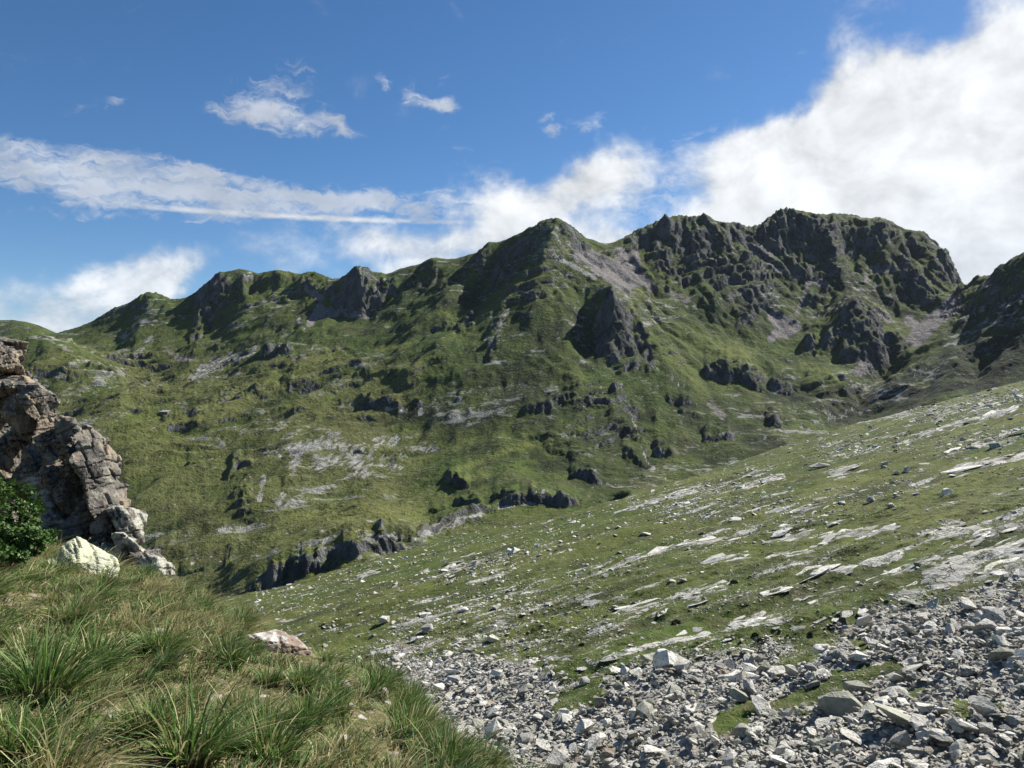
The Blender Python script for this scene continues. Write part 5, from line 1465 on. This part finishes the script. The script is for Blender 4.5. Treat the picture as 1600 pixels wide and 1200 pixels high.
BLOCKS = [   # photo box, distance, depth, material, shear, leaning
    (-160, 30, 512, 560, 12.6, 1.2, 0, 0.0), (-100, 52, 530, 590, 12.4, 1.0, 0, -0.1), (-150, 40, 560, 640, 12.5, 1.2, 0, 0.1), (-60, 58, 585, 632, 12.2, 0.9, 0, 0.0), (-120, 30, 610, 700, 12.3, 1.2, 0, 0.0),
    (8, 66, 600, 690, 12.0, 0.8, 0, -0.25), (40, 92, 596, 680, 11.9, 0.8, 0, -0.25), (-30, 60, 650, 740, 12.0, 1.0, 0, 0.0), (55, 106, 640, 720, 11.8, 0.8, 0, -0.2), (20, 108, 690, 780, 11.7, 1.0, 0, -0.1), (-140, 30, 680, 800, 12.0, 1.2, 0, 0.0), (-40, 60, 735, 850, 11.6, 1.0, 0, 0.0),
    (60, 118, 700, 800, 11.5, 0.9, 0, 0.0), (104, 164, 664, 712, 11.2, 0.8, 0, -0.1), (100, 140, 690, 770, 11.2, 0.8, 0, 0.1), (118, 178, 690, 780, 11.0, 0.9, 0, -0.2), (130, 192, 735, 850, 10.9, 0.9, 0, -0.06), (96, 150, 755, 860, 11.0, 0.9, 0, 0.0), (150, 196, 790, 880, 10.8, 0.8, 0, -0.1),
    (25, 105, 745, 830, 11.2, 0.7, 1, -0.2), (60, 130, 800, 880, 11.0, 0.8, 1, -0.2), (180, 222, 785, 850, 10.8, 0.7, 1, -0.3), (190, 240, 825, 890, 10.6, 0.7, 1, -0.3), (140, 215, 850, 930, 10.5, 0.8, 1, -0.2), (205, 264, 855, 930, 10.3, 0.7, 1, -0.3), (100, 175, 835, 910, 10.5, 0.7, 1, -0.2), (-60, 30, 800, 900, 11.0, 0.9, 1, 0.0),
    (-200, 40, 590, 760, 12.7, 1.4, 0, 0.0), (-200, 60, 680, 880, 12.5, 1.4, 0, 0.0), (-160, 20, 540, 660, 12.8, 1.4, 0, 0.0), (80, 136, 655, 780, 11.6, 0.9, 0, -0.1), (96, 150, 700, 820, 11.3, 0.9, 0, 0.0), (90, 150, 790, 880, 11.2, 0.8, 0, 0.0), (150, 205, 800, 900, 10.9, 0.8, 0, -0.1)]
for k, (x0, x1, y0, y1, Y, dp, mt, sh) in enumerate(BLOCKS):
    crag_block(x0, x1, y0, y1, Y, dp, 310 + k, CRAG_PALE if mt else CRAG, 'rock_block', 0.021, 0.06, sh, 0.25, 12)


def small_rock(name, px0, px1, py0, py1, Y, depth, seed, mat, label, cat='boulder', big=0.04, rot=0.0, voxel=0.02):
    k = Y / F
    m = hull_rock(name, seed, ((px1 - px0) * k, depth, (py1 - py0) * k), 24)
    m = weather(remeshed(m, voxel), seed % 13, big, big * 0.4, 4.0)
    o = add_obj(name, m, mat, label=label, category=cat)
    o.location = at((px0 + px1) / 2, (py0 + py1) / 2, Y); o.rotation_euler = (0, rot, 0)
    return o


def lichen_yellow():
    m, t = material('yellow_lichen_rock')
    p = t.n('ShaderNodeTexCoord').outputs['Object']
    b = t.noise(p, 9.0, 5, 0.68); c = t.noise(p, 3.0, 3, 0.6)
    col = t.mix(t.ss(b, 0.35, 0.65), (0.36, 0.37, 0.28), (0.50, 0.51, 0.33))
    col = t.mix(t.ss(c, 0.5, 0.68), col, (0.42, 0.42, 0.38))
    col = t.mix(t.ss(t.noise(p, 30, 3, 0.7), 0.6, 0.7), col, (0.20, 0.20, 0.15))
    t.bsdf(col, 0.92, t.bump(b, 0.6, 0.05), 0.1)
    return m


def white_rock():
    m, t = material('white_weathered_rock')
    p = t.n('ShaderNodeTexCoord').outputs['Object']
    nz = t.sep(t.n('ShaderNodeNewGeometry').outputs['Normal'])[2]
    b = t.noise(p, 9.0, 5, 0.68)
    col = t.mix(t.ss(b, 0.35, 0.65), (0.36, 0.34, 0.32), (0.54, 0.52, 0.49))
    col = t.mix(t.ss(t.noise(p, 3.5, 4, 0.6), 0.42, 0.52), col, (0.23, 0.175, 0.135))
    t.bsdf(col, 0.92, t.bump(b, 0.6, 0.05), 0.1)
    return m


YEL, WHT = lichen_yellow(), white_rock()
small_rock('boulder', 72, 178, 850, 940, 7.4, 0.5, 61, YEL, 'smooth boulder coated in yellow-green lichen amid straw grass', big=0.03, rot=0.55)
small_rock('rock_slab', 372, 500, 988, 1052, 6.75, 0.5, 62, WHT, 'low white-topped rock slab breaking through the grass bank', 'rock slab', big=0.03, rot=0.32)
small_rock('boulder', 322, 372, 1052, 1092, 5.0, 0.2, 63, WHT, 'small white stone in the bare gap of the bank', big=0.02)
small_rock('boulder', 118, 170, 1178, 1225, 3.3, 0.12, 64, WHT, 'white stone half buried at the bottom edge of the bank', big=0.012, voxel=0.008)
small_rock('boulder', 518, 548, 1062, 1082, 5.9, 0.12, 65, WHT, 'pale stone in bare soil near the bank edge', big=0.012, voxel=0.01)
small_rock('boulder', 584, 606, 1074, 1094, 6.2, 0.12, 66, WHT, 'pale greenish stone under the tall edge tussock', big=0.012, voxel=0.01)
small_rock('boulder', 512, 545, 1165, 1188, 4.3, 0.12, 67, WHT, 'pale flat stone in the grass near the bottom edge', big=0.01, voxel=0.008)

# leafy shrub
def leaf_material():
    m, t = material('glossy_leaf')
    a = t.n('ShaderNodeSeparateColor'); t.set(a.inputs[0], t.attr('tint'))
    col = t.mix(a.outputs[0], (0.016, 0.050, 0.009), (0.090, 0.165, 0.026))
    t.bsdf(col, 0.55, None, 0.3, translucent=0.2)
    return m


def bark_material():
    m, t = material('shrub_bark')
    p = t.n('ShaderNodeTexCoord').outputs['Object']
    n = t.noise(p, 40, 3, 0.7)
    t.bsdf(t.mix(n, (0.10, 0.055, 0.035), (0.26, 0.17, 0.12)), 0.9, t.bump(n, 0.5, 0.02))
    return m


shrub = bpy.data.objects.new('shrub', None); COL.objects.link(shrub)
SC = Vector(at(0, 893, 6.5)); shrub.location = SC
shrub['label'] = 'dense dark green leafy shrub at the left edge below the crag'; shrub['category'] = 'shrub'
r = np.random.default_rng(77)
tips = []
while len(tips) < 1000:
    v = r.normal(size=3); v /= np.linalg.norm(v)
    if v[2] < -0.35:
        continue
    lump = 1 + 0.22 * math.sin(5 * v[0] + 3 * v[2]) + 0.18 * math.sin(7 * v[2] + 4 * v[1] + 1)
    rad = (0.5 + 0.5 * r.random() ** 0.3) * lump
    tips.append((v, np.array([v[0] * 0.37, v[1] * 0.33, v[2] * 0.33 + 0.28]) * rad))
LV, LT, LC = [], [], []
for v, c in tips:
    nl = r.integers(8, 13)
    for k in range(nl):
        a_ = r.uniform(0, 6.283); el = r.uniform(0.1, 1.0)
        up_ = v * 0.7 + np.array([0, 0, 0.6]); up_ /= np.linalg.norm(up_)
        s1 = np.cross(up_, [0.3, 0.5, 0.8]); s1 /= np.linalg.norm(s1); s2 = np.cross(up_, s1)
        dr = (s1 * math.cos(a_) + s2 * math.sin(a_)) * math.cos(el) + up_ * math.sin(el)
        sd = np.cross(dr, up_); sd /= np.linalg.norm(sd) + 1e-6
        nn = np.cross(sd, dr)
        ln = r.uniform(0.026, 0.044); wd = ln * 0.25
        o_ = c + r.normal(0, 0.008, 3)
        i_ = len(LV)
        LV += [o_, o_ + dr * ln * .35 + sd * wd + nn * wd * .4, o_ + dr * ln * .7 + sd * wd * .85 + nn * wd * .4, o_ + dr * ln, o_ + dr * ln * .7 - sd * wd * .85 + nn * wd * .4, o_ + dr * ln * .35 - sd * wd + nn * wd * .4]
        LT += [(i_, i_ + 1, i_ + 5), (i_ + 1, i_ + 2, i_ + 5), (i_ + 2, i_ + 4, i_ + 5), (i_ + 2, i_ + 3, i_ + 4)]
        tv = r.random()
        LC += [(tv, 0, 0, 1)] * 6
m = tri_mesh('foliage', np.array(LV), np.array(LT), True); put_color(m, 'tint', np.array(LC))
fo = add_obj('foliage', m, leaf_material(), shrub)
fo['kind'] = 'stuff'
BARK = bark_material()


def tube(name, pts_, r0, r1, mat, parent, ns=6):
    V = []; T = []
    P_ = [Vector(p) for p in pts_]
    for k, p in enumerate(P_):
        d = (P_[min(k + 1, len(P_) - 1)] - P_[max(k - 1, 0)]).normalized()
        a = d.cross(Vector((0.31, 0.87, 0.2))).normalized(); b = d.cross(a)
        rad = r0 + (r1 - r0) * k / (len(P_) - 1)
        for j in range(ns):
            q_ = 6.283 * j / ns
            V.append(p + a * math.cos(q_) * rad + b * math.sin(q_) * rad)
        if k:
            for j in range(ns):
                T.append(((k - 1) * ns + j, (k - 1) * ns + (j + 1) % ns, k * ns + (j + 1) % ns, k * ns + j))
    return add_obj(name, tri_mesh(name, np.array([tuple(v) for v in V]), np.array(T), True), mat, parent)


for k in range(14):
    v, c = tips[k * 60]
    s_ = np.array([r.normal(0, .07), r.normal(0, .06), -0.06])
    mid_ = (s_ + c) / 2 + r.normal(0, .04, 3)
    tube('stem', [s_, mid_, c], 0.011, 0.004, BARK, shrub)


# low dark junipers on the stony slope
def juniper(px, py, wpx, seed, label):
    Y = meadow_ray(px, py); x = (px - 800) / F * Y
    z = float(slope_height(np.float32([x]), np.float32([Y]))[0]); wd_ = wpx / F * Y
    q_ = np.random.default_rng(seed)
    V = []; T = []
    for k in range(420):
        v = q_.normal(size=3); v /= np.linalg.norm(v); v[2] = abs(v[2])
        c = v * np.array([wd_ * .5, wd_ * .4, wd_ * .42]) * (0.45 + 0.55 * q_.random() ** .4)
        dr = v * .8 + q_.normal(0, .5, 3); dr /= np.linalg.norm(dr)
        sd = np.cross(dr, q_.normal(size=3)); sd /= np.linalg.norm(sd)
        ln = wd_ * 0.17; i_ = len(V)
        V += [c - sd * ln * .22, c + sd * ln * .22, c + dr * ln]
        T.append((i_, i_ + 1, i_ + 2))
    root_ = bpy.data.objects.new('juniper_bush', None); COL.objects.link(root_)
    root_.location = (x, Y, z); root_['label'] = label; root_['category'] = 'bush'; root_['group'] = 'dark bushes on the stony slope'
    f_ = add_obj('foliage', tri_mesh('foliage', np.array(V), np.array(T), True), JUN, root_); f_['kind'] = 'stuff'
    tube('stem', [(0, 0, -.05), (wd_ * .03, 0, wd_ * .12), (wd_ * .02, .01, wd_ * .25)], wd_ * .03, wd_ * .015, BARK, root_)


JUN, jt = material('juniper_needles')
jr = jt.n('ShaderNodeNewGeometry').outputs['Random Per Island']
jt.bsdf(jt.mix(jr, (0.014, 0.026, 0.010), (0.038, 0.058, 0.020)), 0.8, None, 0.1)
for args in [(1057, 976, 15, 1, 'largest dark juniper bush on turf among the pale slabs'), (1147, 912, 12, 2, 'dark juniper bush beside the upper pale slab'), (1180, 998, 11, 3, 'left one of two dark bushes above the talus'), (1188, 1004, 11, 4, 'right one of two dark bushes above the talus'), (990, 948, 7, 5, 'tiny dark bush on the top edge of a pale slab'), (1032, 962, 6, 6, 'tiny dark bush behind a white boulder'), (909, 1010, 8, 7, 'dark bush on turf left of the pale slabs')]:
    juniper(*args)

# ------------------------------------------------------------------ air
bm = bmesh.new(); bm_box(bm, -1700, 1700, -40, 1950, float(min(FP[..., 2].min(), SP[..., 2].min(), DZ.min())) - 1.0, float(FP[..., 2].max()) + 6.0)
hm = bpy.data.materials.new('thin_air'); hm.use_nodes = True
ht = NT(hm.node_tree)
pv = ht.n('ShaderNodeVolumePrincipled')
pv.inputs['Density'].default_value = 0.000014
pv.inputs['Color'].default_value = (0.74, 0.85, 1.0, 1)
pv.inputs['Anisotropy'].default_value = 0.2
ho = ht.n('ShaderNodeOutputMaterial'); ht.t.links.new(pv.outputs[0], ho.inputs['Volume'])
add_obj('haze', bm_mesh('haze', bm), hm, kind='stuff', label='thin bluish mountain air between the viewer and the range')
